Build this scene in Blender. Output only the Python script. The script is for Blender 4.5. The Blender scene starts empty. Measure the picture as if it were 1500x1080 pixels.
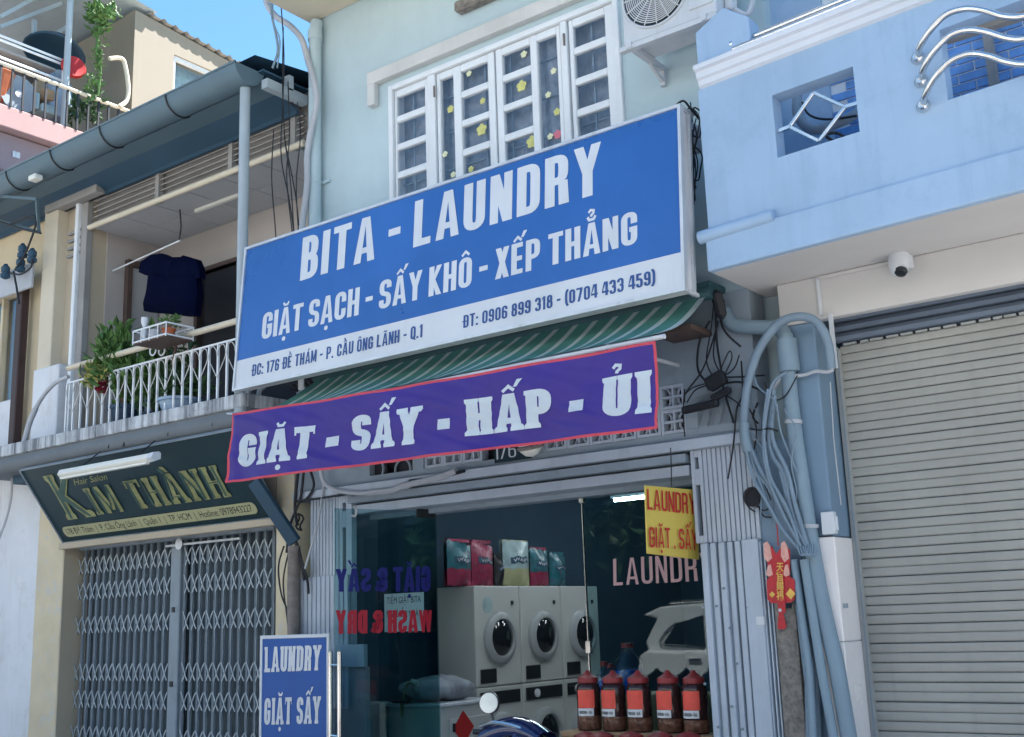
import bpy, bmesh, math, random
from mathutils import Vector as V, Matrix, noise as mnoise
random.seed(7)
SC = bpy.context.scene
COL = SC.collection

# ------------------------------------------------------------------ camera
F_PX, PCX, PCY = 1680.476, 750.0, 540.0            # focal length in photo pixels (1500 x 1080)
CAM = V((0.0, -7.0, 1.5))
AX = V((0.79564463, -0.15702087, -0.58505902))     # world x in camera coordinates (right, down, forward)
AY = V((0.60478751, 0.15109978, 0.78192130))
AZ = V((-0.03437585, -0.97596784, 0.21518612))
cd = bpy.data.cameras.new('camera'); cam = bpy.data.objects.new('camera', cd); COL.objects.link(cam)
cd.sensor_width = 36.0; cd.lens = F_PX / 1500.0 * 36.0; cd.clip_end = 2000.0; cd.clip_start = 0.05
cam.matrix_world = Matrix(((AX[0], -AX[1], -AX[2], CAM[0]), (AY[0], -AY[1], -AY[2], CAM[1]), (AZ[0], -AZ[1], -AZ[2], CAM[2]), (0, 0, 0, 1)))
SC.camera = cam

# ------------------------------------------------------------------ sky, sun, exposure
SUN = V((0.24, 0.44, 0.88)).normalized()
wd = bpy.data.worlds.new('World'); SC.world = wd; wd.use_nodes = True
nt = wd.node_tree; bg = nt.nodes['Background']
sky = nt.nodes.new('ShaderNodeTexSky'); sky.sky_type = 'NISHITA'; sky.sun_disc = False
sky.sun_elevation = math.asin(SUN.z); sky.sun_rotation = math.atan2(SUN.x, SUN.y)
sky.air_density = 1.0; sky.dust_density = 0.3; sky.ozone_density = 1.6
tm = nt.nodes.new('ShaderNodeMix'); tm.data_type = 'RGBA'; tm.blend_type = 'MULTIPLY'; tm.inputs['Factor'].default_value = 1.0; tm.inputs['B'].default_value = (0.70, 0.99, 1.06, 1)
nt.links.new(sky.outputs[0], tm.inputs['A']); nt.links.new(tm.outputs['Result'], bg.inputs[0]); bg.inputs[1].default_value = 0.060
sl = bpy.data.lights.new('sun', 'SUN'); sl.energy = 5.0; sl.angle = math.radians(0.5); sl.color = (1.0, 0.97, 0.93)
so = bpy.data.objects.new('sun', sl); COL.objects.link(so); so.rotation_euler = SUN.to_track_quat('Z', 'Y').to_euler()
SC.view_settings.view_transform = 'Standard'; SC.view_settings.look = 'None'
SC.view_settings.gamma = 1.0; SC.view_settings.use_curve_mapping = False
SC.view_settings.exposure = 2.28
SC.cycles.max_bounces = 8; SC.cycles.transparent_max_bounces = 16
SC.cycles.use_denoising = True

# ------------------------------------------------------------------ helpers
def ray(px, py):
    c = V((px - PCX, py - PCY, F_PX)); return V((AX.dot(c), AY.dot(c), AZ.dot(c)))
def W(px, py, Y=0.0):                               # the point of the plane y = Y seen at a pixel of the photo
    r = ray(px, py); return CAM + r * ((Y - CAM.y) / r.y)
def WX(px, py, X):
    r = ray(px, py); return CAM + r * ((X - CAM.x) / r.x)
def WZ(px, py, Z):
    r = ray(px, py); return CAM + r * ((Z - CAM.z) / r.z)
def plane_hit(px, py, o, n):
    r = ray(px, py); return CAM + r * ((V(o) - CAM).dot(n) / r.dot(n))

class MB:
    def __init__(s): s.v = []; s.f = []
    def add(s, vs, fs):
        b = len(s.v); s.v += [V(p) for p in vs]; s.f += [tuple(b + i for i in f) for f in fs]; return s
    def box(s, x0, x1, y0, y1, z0, z1):
        x0, x1 = sorted((x0, x1)); y0, y1 = sorted((y0, y1)); z0, z1 = sorted((z0, z1))
        return s.add([(x0,y0,z0),(x1,y0,z0),(x1,y1,z0),(x0,y1,z0),(x0,y0,z1),(x1,y0,z1),(x1,y1,z1),(x0,y1,z1)],
                     [(0,3,2,1),(4,5,6,7),(0,1,5,4),(1,2,6,5),(2,3,7,6),(3,0,4,7)])
    def obox(s, c, u, v, w):                        # centre and three half-axis vectors
        c = V(c); u = V(u); v = V(v); w = V(w)
        P = [c-u-v-w, c+u-v-w, c+u+v-w, c-u+v-w, c-u-v+w, c+u-v+w, c+u+v+w, c-u+v+w]
        return s.add(P, [(0,3,2,1),(4,5,6,7),(0,1,5,4),(1,2,6,5),(2,3,7,6),(3,0,4,7)])
    def bar(s, a, b, wd, th, up=(0,1,0)):           # flat bar from a to b
        a = V(a); b = V(b); d = (b-a); L = d.length/2; d.normalize(); n = V(up); w = d.cross(n).normalized(); n = w.cross(d)
        return s.obox((a+b)/2, d*L, w*wd/2, n*th/2)
    def prism(s, pts, ext):
        n = len(pts); e = V(ext); a = [V(p) for p in pts]
        return s.add(a + [p+e for p in a], [tuple(range(n))[::-1], tuple(range(n, 2*n))] + [(i, (i+1) % n, n+(i+1) % n, n+i) for i in range(n)])
    def quad(s, *p): return s.add(p, [tuple(range(len(p)))])
    def tube(s, pts, r, n=8, closed=False, cap=True, flat=1.0):
        pts = [V(p) for p in pts]; m = len(pts); rr = r if isinstance(r, (list, tuple)) else [r]*m
        vs = []; fs = []; N = None
        for i, p in enumerate(pts):
            a = pts[i-1] if (i > 0 or closed) else p; b = pts[(i+1) % m] if (i < m-1 or closed) else p
            t = (b-a).normalized()
            if N is None: N = t.orthogonal().normalized()
            N = (N - t*N.dot(t))
            if N.length < 1e-6: N = t.orthogonal()
            N.normalize(); B = t.cross(N)
            for k in range(n):
                an = 2*math.pi*k/n; vs.append(p + (N*math.cos(an) + B*math.sin(an)*flat)*rr[i])
        for i in range(m if closed else m-1):
            j = (i+1) % m
            for k in range(n): fs.append((i*n+k, i*n+(k+1) % n, j*n+(k+1) % n, j*n+k))
        if cap and not closed: fs += [tuple(range(n))[::-1], tuple(range((m-1)*n, m*n))]
        return s.add(vs, fs)
    def lathe(s, c, prof, n=20, axis=(0,0,1)):      # prof: (radius, height)
        c = V(c); z = V(axis).normalized(); x = z.orthogonal().normalized(); y = z.cross(x); vs = []; fs = []
        for r, h in prof:
            for k in range(n):
                a = 2*math.pi*k/n; vs.append(c + z*h + (x*math.cos(a) + y*math.sin(a))*r)
        for i in range(len(prof)-1):
            for k in range(n): fs.append((i*n+k, i*n+(k+1) % n, (i+1)*n+(k+1) % n, (i+1)*n+k))
        fs += [tuple(range(n))[::-1], tuple(range((len(prof)-1)*n, len(prof)*n))]
        return s.add(vs, fs)
    def grid(s, fn, nu, nv):
        vs = [fn(i/nu, j/nv) for j in range(nv+1) for i in range(nu+1)]
        return s.add(vs, [(j*(nu+1)+i, j*(nu+1)+i+1, (j+1)*(nu+1)+i+1, (j+1)*(nu+1)+i) for j in range(nv) for i in range(nu)])
    def holed(s, x0, x1, z0, z1, y0, y1, holes):    # a wall slab with rectangular openings
        xs = sorted({x0, x1, *[h[0] for h in holes], *[h[1] for h in holes]}); zs = sorted({z0, z1, *[h[2] for h in holes], *[h[3] for h in holes]})
        for a, b in zip(xs, xs[1:]):
            st = None
            for c, d in zip(zs, zs[1:]):
                inh = any(h[0]-1e-6 <= a and b <= h[1]+1e-6 and h[2]-1e-6 <= c and d <= h[3]+1e-6 for h in holes)
                if inh:
                    if st is not None: s.box(a, b, y0, y1, st, c); st = None
                elif st is None: st = c
            if st is not None: s.box(a, b, y0, y1, st, z1)
        return s
    def build(s, name, mat, parent=None, bev=0, smooth=False, label=None, seg=1):
        me = bpy.data.meshes.new(name); off = V(parent_loc(parent)) if parent else V((0,0,0))
        if not parent and s.v:
            xs = [p.x for p in s.v]; ys = [p.y for p in s.v]; zs = [p.z for p in s.v]
            off = V(((min(xs)+max(xs))/2, (min(ys)+max(ys))/2, min(zs)))
        me.from_pydata([tuple(p-off) for p in s.v], [], s.f); me.materials.append(mat); me.update()
        if smooth:
            me.polygons.foreach_set('use_smooth', [True]*len(me.polygons)); me.set_sharp_from_angle(angle=math.radians(38))
        o = bpy.data.objects.new(name, me); COL.objects.link(o)
        if parent: o.parent = parent
        else: o.location = off
        if label: o['label'] = label
        if bev:
            b = o.modifiers.new('bevel', 'BEVEL'); b.width = bev; b.segments = seg; b.limit_method = 'ANGLE'; b.angle_limit = math.radians(50); b.harden_normals = False
        return o
def parent_loc(p):
    l = V((0,0,0))
    while p is not None: l = l + V(p.location); p = p.parent
    return l
def tag(o, label, cat, group=None):
    o['label'] = label; o['category'] = cat
    if group: o['group'] = group
    return o
def thing(name, label, cat, loc, group=None):
    o = bpy.data.objects.new(name, None); COL.objects.link(o); o.location = loc; o.empty_display_size = 0.2
    return tag(o, label, cat, group)
def struct(o, kind='structure'): o['kind'] = kind; return o
def copy_tree(o, delta=None, parent=None):
    c = o.copy(); COL.objects.link(c)
    if parent: c.parent = parent
    elif delta is not None: c.location = V(o.location) + V(delta)
    for ch in list(o.children):
        copy_tree(ch, None, c)
    return c
def arc(c, r, a0, a1, n, u=(1,0,0), v=(0,0,1)):
    c = V(c); u = V(u); v = V(v)
    return [c + u*r*math.cos(math.radians(a0+(a1-a0)*i/n)) + v*r*math.sin(math.radians(a0+(a1-a0)*i/n)) for i in range(n+1)]
def spline(P, n=8):                                  # Catmull-Rom through points
    P = [V(p) for p in P]; out = []
    for i in range(len(P)-1):
        p0 = P[max(i-1, 0)]; p1 = P[i]; p2 = P[i+1]; p3 = P[min(i+2, len(P)-1)]
        for k in range(n):
            t = k/n; out.append(0.5*((2*p1) + (p2-p0)*t + (2*p0-5*p1+4*p2-p3)*t*t + (3*p1-p0-3*p2+p3)*t**3))
    out.append(P[-1]); return out

# ------------------------------------------------------------------ materials
def mat(name, col, rough=0.65, metal=0.0, var=0.1, scale=2.0, streak=0.0, dirt=(0.05,0.05,0.045), bump=0.0, bscale=60.0, spec=0.4, spots=0.0, coat=0.0, sx=1.0, sth=0.56, stt=0.52):
    m = bpy.data.materials.new(name); m.use_nodes = True; t = m.node_tree; N = t.nodes; L = t.links; b = N['Principled BSDF']
    b.inputs['Roughness'].default_value = rough; b.inputs['Metallic'].default_value = metal; b.inputs['Specular IOR Level'].default_value = spec
    if coat: b.inputs['Coat Weight'].default_value = coat
    geo = N.new('ShaderNodeNewGeometry')
    n1 = N.new('ShaderNodeTexNoise'); n1.inputs['Scale'].default_value = scale; n1.inputs['Detail'].default_value = 5; n1.inputs['Roughness'].default_value = 0.62
    L.new(geo.outputs['Position'], n1.inputs['Vector'])
    mr = N.new('ShaderNodeMapRange'); mr.inputs[1].default_value = 0.3; mr.inputs[2].default_value = 0.7; mr.inputs[3].default_value = 1-var; mr.inputs[4].default_value = 1+var*0.6
    L.new(n1.outputs['Fac'], mr.inputs[0])
    mx = N.new('ShaderNodeVectorMath'); mx.operation = 'SCALE'; mx.inputs[0].default_value = col[:3]; L.new(mr.outputs[0], mx.inputs['Scale'])
    out = mx.outputs[0]
    if streak:
        mp = N.new('ShaderNodeMapping'); mp.inputs['Scale'].default_value = (9*sx, 9*sx, 0.7); L.new(geo.outputs['Position'], mp.inputs['Vector'])
        n2 = N.new('ShaderNodeTexNoise'); n2.inputs['Scale'].default_value = 1.0; n2.inputs['Detail'].default_value = 6; n2.inputs['Roughness'].default_value = 0.7; L.new(mp.outputs[0], n2.inputs['Vector'])
        r2 = N.new('ShaderNodeMapRange'); r2.inputs[1].default_value = stt; r2.inputs[2].default_value = stt+0.26; r2.inputs[3].default_value = 0; r2.inputs[4].default_value = streak
        L.new(n2.outputs['Fac'], r2.inputs[0])
        mm = N.new('ShaderNodeMix'); mm.data_type = 'RGBA'; mm.inputs['B'].default_value = (*dirt, 1); L.new(r2.outputs[0], mm.inputs['Factor']); L.new(out, mm.inputs['A']); out = mm.outputs['Result']
    if spots:
        n3 = N.new('ShaderNodeTexNoise'); n3.inputs['Scale'].default_value = scale*3.1; n3.inputs['Detail'].default_value = 8; n3.inputs['Roughness'].default_value = 0.75; L.new(geo.outputs['Position'], n3.inputs['Vector'])
        r3 = N.new('ShaderNodeMapRange'); r3.inputs[1].default_value = sth; r3.inputs[2].default_value = sth+0.12; r3.inputs[3].default_value = 0; r3.inputs[4].default_value = spots
        L.new(n3.outputs['Fac'], r3.inputs[0])
        mm = N.new('ShaderNodeMix'); mm.data_type = 'RGBA'; mm.inputs['B'].default_value = (*dirt, 1); L.new(r3.outputs[0], mm.inputs['Factor']); L.new(out, mm.inputs['A']); out = mm.outputs['Result']
    L.new(out, b.inputs['Base Color'])
    rr = N.new('ShaderNodeMapRange'); rr.inputs[3].default_value = max(rough-0.1, 0.03); rr.inputs[4].default_value = min(rough+0.1, 1); L.new(n1.outputs['Fac'], rr.inputs[0]); L.new(rr.outputs[0], b.inputs['Roughness'])
    if bump:
        n4 = N.new('ShaderNodeTexNoise'); n4.inputs['Scale'].default_value = bscale; n4.inputs['Detail'].default_value = 4; L.new(geo.outputs['Position'], n4.inputs['Vector'])
        bp = N.new('ShaderNodeBump'); bp.inputs['Strength'].default_value = bump; bp.inputs['Distance'].default_value = 0.01; L.new(n4.outputs['Fac'], bp.inputs['Height']); L.new(bp.outputs[0], b.inputs['Normal'])
    return m
def glass(name, tint=(0.72,0.86,0.88), rough=0.0, ior=1.5, gl=1.0):
    m = bpy.data.materials.new(name); m.use_nodes = True; t = m.node_tree; N = t.nodes; L = t.links; N.remove(N['Principled BSDF'])
    tr = N.new('ShaderNodeBsdfTransparent'); tr.inputs[0].default_value = (*tint, 1); g = N.new('ShaderNodeBsdfGlossy'); g.inputs['Roughness'].default_value = rough; g.inputs['Color'].default_value = (gl, gl, gl, 1)
    lw = N.new('ShaderNodeLayerWeight'); lw.inputs[0].default_value = 0.5; pw = N.new('ShaderNodeMath'); pw.operation = 'POWER'; pw.inputs[1].default_value = 4.0; L.new(lw.outputs['Facing'], pw.inputs[0]); fr = N.new('ShaderNodeMapRange'); fr.inputs[3].default_value = 0.045; fr.inputs[4].default_value = 0.95; L.new(pw.outputs[0], fr.inputs[0]); mx = N.new('ShaderNodeMixShader')
    ng = N.new('ShaderNodeTexNoise'); ng.inputs['Scale'].default_value = 1.3; bp = N.new('ShaderNodeBump'); bp.inputs['Strength'].default_value = 0.05; bp.inputs['Distance'].default_value = 0.02
    geo = N.new('ShaderNodeNewGeometry'); L.new(geo.outputs['Position'], ng.inputs['Vector']); L.new(ng.outputs['Fac'], bp.inputs['Height']); L.new(bp.outputs[0], g.inputs['Normal'])
    L.new(fr.outputs[0], mx.inputs[0]); L.new(tr.outputs[0], mx.inputs[1]); L.new(g.outputs[0], mx.inputs[2]); L.new(mx.outputs[0], N['Material Output'].inputs[0]); return m
def emit(name, col, st):
    m = bpy.data.materials.new(name); m.use_nodes = True; b = m.node_tree.nodes['Principled BSDF']
    b.inputs['Emission Color'].default_value = (*col, 1); b.inputs['Emission Strength'].default_value = st; b.inputs['Base Color'].default_value = (*col, 1); return m

M = dict(
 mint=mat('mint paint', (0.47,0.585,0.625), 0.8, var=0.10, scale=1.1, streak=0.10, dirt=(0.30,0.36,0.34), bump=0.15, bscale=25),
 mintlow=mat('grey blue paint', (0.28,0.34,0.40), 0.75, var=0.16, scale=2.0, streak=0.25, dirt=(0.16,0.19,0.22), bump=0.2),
 overhang=mat('cream soffit paint', (0.64,0.57,0.45), 0.85, var=0.08, streak=0.1, dirt=(.35,.34,.3)),
 white=mat('white paint', (0.74,0.77,0.80), 0.5, var=0.07, scale=3, streak=0.14, dirt=(0.42,0.44,0.44)),
 hood=mat('pale plaster trim', (0.60,0.60,0.59), 0.8, var=0.12, streak=0.3, dirt=(0.34,0.33,0.31), bump=0.1),
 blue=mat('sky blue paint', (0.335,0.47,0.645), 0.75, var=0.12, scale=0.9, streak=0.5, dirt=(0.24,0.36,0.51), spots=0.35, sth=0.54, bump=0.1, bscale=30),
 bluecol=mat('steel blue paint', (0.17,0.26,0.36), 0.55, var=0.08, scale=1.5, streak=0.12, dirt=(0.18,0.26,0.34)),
 pipeblue=mat('blue painted plastic pipe', (0.215,0.30,0.37), 0.55, var=0.08, scale=3, streak=0.2, dirt=(0.2,0.28,0.34)),
 cornice=mat('pale cornice paint', (0.62,0.66,0.74), 0.6, var=0.05, streak=0.12, dirt=(0.45,0.48,0.54)),
 soffit=mat('beige soffit paint', (0.58,0.565,0.555), 0.85, var=0.07, scale=1.3, spots=0.06, dirt=(0.4,0.36,0.33)),
 brick=mat('blue glazed brick', (0.13,0.31,0.66), 0.4, var=0.35, scale=7, bump=0.1),
 grout=mat('pale grout', (0.70,0.74,0.78), 0.9, var=0.1),
 steel=mat('stainless steel', (0.72,0.70,0.68), 0.22, metal=1.0, var=0.06, scale=6),
 slat=mat('shutter slat paint', (0.35,0.352,0.33), 0.55, var=0.14, scale=1.2, streak=0.5, dirt=(0.25,0.25,0.24), spots=0.25, sth=0.58),
 slatdark=mat('shutter housing', (0.15,0.19,0.25), 0.6, var=0.1),
 guide=mat('shutter guide metal', (0.34,0.36,0.36), 0.5, var=0.06, streak=.15, dirt=(.22,.23,.23)),
 marble=mat('white marble tile', (0.82,0.78,0.77), 0.25, var=0.05, scale=2.5, spots=0.10, dirt=(0.48,0.44,0.43)),
 signblue=mat('blue sign vinyl', (0.028,0.125,0.40), 0.30, var=0.14, scale=1.1, streak=0.05, dirt=(0.06,0.17,0.42), bump=0.35, bscale=2.2),
 boardblue=mat('deep blue board', (0.010,0.085,0.34), 0.35, var=0.08, scale=2),
 signwhite=mat('white sign vinyl', (0.62,0.65,0.69), 0.38, var=0.08, scale=2, streak=0.3, dirt=(.5,.5,.5)),
 signink=mat('dark blue sign print', (0.030,0.085,0.26), 0.4, var=0.1),
 alu=mat('dull aluminium trim', (0.62,0.64,0.66), 0.4, metal=0.35, var=0.12, scale=5, streak=0.35, dirt=(0.22,0.20,0.18)),
 signside=mat('stained white side panel', (0.66,0.64,0.64), 0.6, var=0.08, scale=4, streak=0.45, dirt=(0.36,0.30,0.27)),
 cloth=mat('purple banner cloth', (0.072,0.040,0.33), 0.42, var=0.12, scale=2.2, bump=0.1, bscale=300),
 clothred=mat('red banner hem', (0.80,0.10,0.14), 0.6, var=0.1),
 clothwhite=mat('white banner print', (0.80,0.88,0.92), 0.6, var=0.05),
 awngreen=mat('green awning canvas', (0.10,0.30,0.25), 0.8, var=0.18, scale=4),
 awnwhite=mat('white awning canvas', (0.55,0.64,0.62), 0.8, var=0.1, scale=4),
 awndark=mat('dark green awning cover', (0.030,0.085,0.10), 0.6, var=0.2),
 ktgreen=mat('dark green sign board', (0.012,0.034,0.042), 0.35, var=0.1, scale=1.2),
 gold=mat('pale gold lettering', (0.33,0.34,0.15), 0.4, metal=0.2, var=0.4, scale=9),
 golddark=mat('green centre of lettering', (0.05,0.11,0.09), 0.4, var=0.3, scale=9),
 cream=mat('cream sign strip', (0.42,0.42,0.24), 0.5, var=0.07),
 cove=mat('dull grey moulding', (0.15,0.17,0.19), 0.7, var=0.15, scale=3, streak=0.2, dirt=(0.08,0.09,0.1)),
 black=mat('black paint', (0.018,0.020,0.024), 0.5, var=0.2),
 wire=mat('black cable sheath', (0.016,0.018,0.024), 0.55, var=0.2),
 wireblue=mat('blue painted cable', (0.20,0.275,0.35), 0.55, var=0.15, scale=6),
 wiregrey=mat('grey conduit plastic', (0.46,0.48,0.52), 0.55, var=0.12, streak=0.3, dirt=(.2,.2,.2)),
 gategrey=mat('grey painted gate steel', (0.25,0.30,0.345), 0.5, var=0.12, scale=3, streak=0.25, dirt=(0.10,0.11,0.12)),
 gatelight=mat('pale scissor links', (0.40,0.46,0.50), 0.5, var=0.15, scale=8),
 gatedark=mat('dark gate sheet', (0.050,0.075,0.095), 0.6, var=0.15, scale=2, streak=0.2, dirt=(0.03,0.04,0.05)),
 gatewhite=mat('pale blue grey gate paint', (0.44,0.50,0.58), 0.5, var=0.10, scale=3, streak=0.30, dirt=(0.22,0.25,0.30)),
 beige=mat('beige wall paint', (0.48,0.41,0.31), 0.85, var=0.08, scale=1.5, streak=0.12, dirt=(0.34,0.31,0.26)),
 yellowwall=mat('peeling cream yellow paint', (0.66,0.57,0.40), 0.85, var=0.12, scale=2.5, spots=0.75, sth=0.53, dirt=(0.55,0.55,0.55), bump=0.3, bscale=12),
 paleyellow=mat('warm yellow plaster', (0.60,0.50,0.34), 0.85, var=0.08, scale=1.5, streak=0.2, dirt=(0.45,0.38,0.30), bump=0.15),
 palewall=mat('white washed plaster', (0.72,0.74,0.78), 0.85, var=0.10, scale=1.2, spots=0.35, sth=0.54, dirt=(0.50,0.47,0.44), streak=0.35, bump=0.3, bscale=14),
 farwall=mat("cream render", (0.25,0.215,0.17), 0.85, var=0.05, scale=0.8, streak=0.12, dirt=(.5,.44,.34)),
 pink=mat('pink painted slab', (0.34,0.21,0.20), 0.8, var=0.08, streak=0.15, dirt=(.4,.27,.26)),
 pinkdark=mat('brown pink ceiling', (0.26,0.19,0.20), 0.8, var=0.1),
 slab=mat('weathered concrete slab', (0.56,0.59,0.62), 0.9, var=0.2, scale=5, streak=1.0, dirt=(0.07,0.08,0.10), spots=0.5, sth=0.55, stt=0.42, bump=0.5, bscale=30, sx=1.6),
 gutter=mat('grey blue gutter metal', (0.10,0.16,0.20), 0.55, var=0.10, scale=1.5, streak=0.2, dirt=(0.08,0.11,0.13)),
 gutterdark=mat('dark blue eave board', (0.028,0.075,0.125), 0.6, var=0.15),
 post=mat('pale grey post paint', (0.36,0.42,0.46), 0.55, var=0.1, scale=3, streak=0.3, dirt=(0.2,0.2,0.2)),
 timber=mat('grey timber louvre', (0.30,0.29,0.28), 0.75, var=0.15, scale=4, streak=0.2, dirt=(0.17,0.16,0.16)),
 tilegrey=mat('ceiling board', (0.42,0.43,0.45), 0.85, var=0.06),
 room=mat('room wall', (0.44,0.40,0.38), 0.9, var=0.06),
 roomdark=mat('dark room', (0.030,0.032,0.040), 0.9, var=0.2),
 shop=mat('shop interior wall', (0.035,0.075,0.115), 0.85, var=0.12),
 brown=mat('brown conduit', (0.060,0.035,0.035), 0.6, var=0.2, scale=6),
 brownwood=mat('brown door frame', (0.10,0.065,0.055), 0.6, var=0.2),
 navy=mat('navy cotton', (0.002,0.004,0.022), 1.0, var=0.15, scale=10, spec=0.05),
 curtain=mat('grey lace curtain', (0.34,0.36,0.40), 0.9, var=0.35, scale=9),
 bars=mat('iron bars behind glass', (0.20,0.22,0.26), 0.6),
 appliance=mat('white enamel', (0.52,0.54,0.52), 0.35, var=0.04),
 appliancegrey=mat('grey plastic ring', (0.36,0.39,0.40), 0.4, var=0.05),
 darkplastic=mat('dark plastic', (0.02,0.025,0.03), 0.3, var=0.1),
 red=mat('red paint', (0.50,0.025,0.025), 0.45, var=0.12),
 redlid=mat('dark red plastic lid', (0.28,0.035,0.040), 0.4, var=0.12),
 redlabel=mat('bright red jar label', (0.85,0.10,0.07), 0.5, var=0.12, scale=14),
 yellow=mat('yellow poster', (0.66,0.50,0.10), 0.5, var=0.06),
 paper=mat('white paper', (0.70,0.72,0.74), 0.8, var=0.04),
 leaf=mat('leaf green', (0.085,0.18,0.045), 0.6, var=0.5, scale=14),
 leafdark=mat('dark leaf green', (0.04,0.095,0.035), 0.6, var=0.5, scale=14),
 leafpale=mat('pale yellow foliage', (0.40,0.38,0.12), 0.7, var=0.3, scale=20),
 stem=mat('plant stem', (0.14,0.11,0.06), 0.8, var=0.2),
 petal=mat('dark red petals', (0.18,0.008,0.025), 0.6, var=0.3),
 flower=mat('yellow flower sticker', (0.66,0.64,0.22), 0.5, var=0.15, scale=40),
 flowerpale=mat('pale flower sticker', (0.75,0.76,0.50), 0.5, var=0.1),
 flowerpink=mat('pink flower sticker', (0.75,0.20,0.26), 0.5, var=0.1),
 terracotta=mat('terracotta pot', (0.45,0.13,0.055), 0.8, var=0.15, scale=9),
 potblue=mat('pale blue pot', (0.26,0.36,0.48), 0.5, var=0.1),
 potdark=mat('dark blue pot', (0.018,0.045,0.085), 0.5, var=0.2),
 stone=mat('rough grey granite', (0.24,0.22,0.20), 0.9, var=0.5, scale=22, spots=0.5, dirt=(0.08,0.07,0.06), bump=0.9, bscale=45),
 tetred=mat('red glitter card', (0.48,0.02,0.03), 0.5, var=0.2, scale=30),
 tetgold=mat('gold print', (0.68,0.42,0.10), 0.4, metal=0.3, var=0.2, scale=30),
 tetpink=mat('pink print', (0.75,0.38,0.32), 0.5, var=0.2, scale=40),
 asphalt=mat('road paled for bounce light', (0.20,0.195,0.19), 0.9, var=0.25, scale=3, bump=0.5, bscale=80),  # paler than asphalt, to bounce light onto the shaded facades
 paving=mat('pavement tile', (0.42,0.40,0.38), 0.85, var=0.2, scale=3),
 carwhite=mat('white car paint', (0.78,0.79,0.80), 0.25, var=0.02, coat=0.6),
 carglass=mat('dark car window', (0.012,0.016,0.020), 0.05, var=0.0, spec=0.8),
 rubber=mat('tyre rubber', (0.02,0.02,0.02), 0.8),
 bikeblue=mat('dark blue scooter paint', (0.006,0.014,0.075), 0.15, var=0.05, coat=1.0),
 mirrorface=mat('mirror face', (0.80,0.82,0.78), 0.25, metal=0.3, var=0.03),
 bluewater=mat('blue detergent', (0.015,0.08,0.45), 0.1, var=0.1),
 teal=mat('teal plastic film', (0.03,0.16,0.20), 0.3, var=0.5, scale=9, spots=0.8, dirt=(0.35,0.05,0.12), bump=0.6, bscale=14),
 magenta=mat('pink packaging', (0.32,0.04,0.09), 0.35, var=0.3, scale=9, spots=0.7, dirt=(0.05,0.18,0.22), bump=0.6, bscale=14),
 bagblue=mat('pale blue film', (0.35,0.48,0.50), 0.3, var=0.25, scale=12, spots=0.5, dirt=(0.10,0.25,0.30), bump=0.5, bscale=14),
 wood=mat('pale wood', (0.42,0.27,0.15), 0.6, var=0.2, scale=6),
 textblue=mat('blue window lettering', (0.006,0.010,0.16), 0.5, var=0.05),
 textred=mat('red window lettering', (0.42,0.015,0.035), 0.5, var=0.05),
 textpink=mat('pale red window lettering', (0.44,0.28,0.30), 0.5, var=0.05),
 acwhite=mat('grey white air conditioner shell', (0.55,0.57,0.60), 0.45, var=0.07, scale=4, streak=0.3, dirt=(0.28,0.28,0.28)),
 rust=mat('rusty steel', (0.22,0.19,0.18), 0.7, var=0.3, scale=14, spots=0.5, dirt=(0.10,0.05,0.03)),
 foreign=mat('opposite house wall', (0.62,0.60,0.56), 0.9, var=0.1),
)
for k in ('cloth','clothwhite','clothred','awngreen','awnwhite'):
    t = M[k].node_tree; b = t.nodes['Principled BSDF']; o = t.nodes['Material Output']; tl = t.nodes.new('ShaderNodeBsdfTranslucent'); mx = t.nodes.new('ShaderNodeMixShader'); mx.inputs[0].default_value = 0.35
    src = b.inputs['Base Color'].links[0].from_socket; t.links.new(src, tl.inputs[0]); t.links.new(b.outputs[0], mx.inputs[1]); t.links.new(tl.outputs[0], mx.inputs[2]); t.links.new(mx.outputs[0], o.inputs[0])
M['gwin'] = glass('window glass', (0.93,0.95,0.97), gl=0.9)
M['gshop'] = glass('shop glass', (0.66,0.80,0.82), gl=0.6)
M['tube'] = emit('fluorescent tube', (0.85,0.95,1.0), 9.0)
M['tubeoff'] = mat('unlit lamp diffuser', (0.78,0.77,0.70), 0.4, var=0.04)

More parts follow.
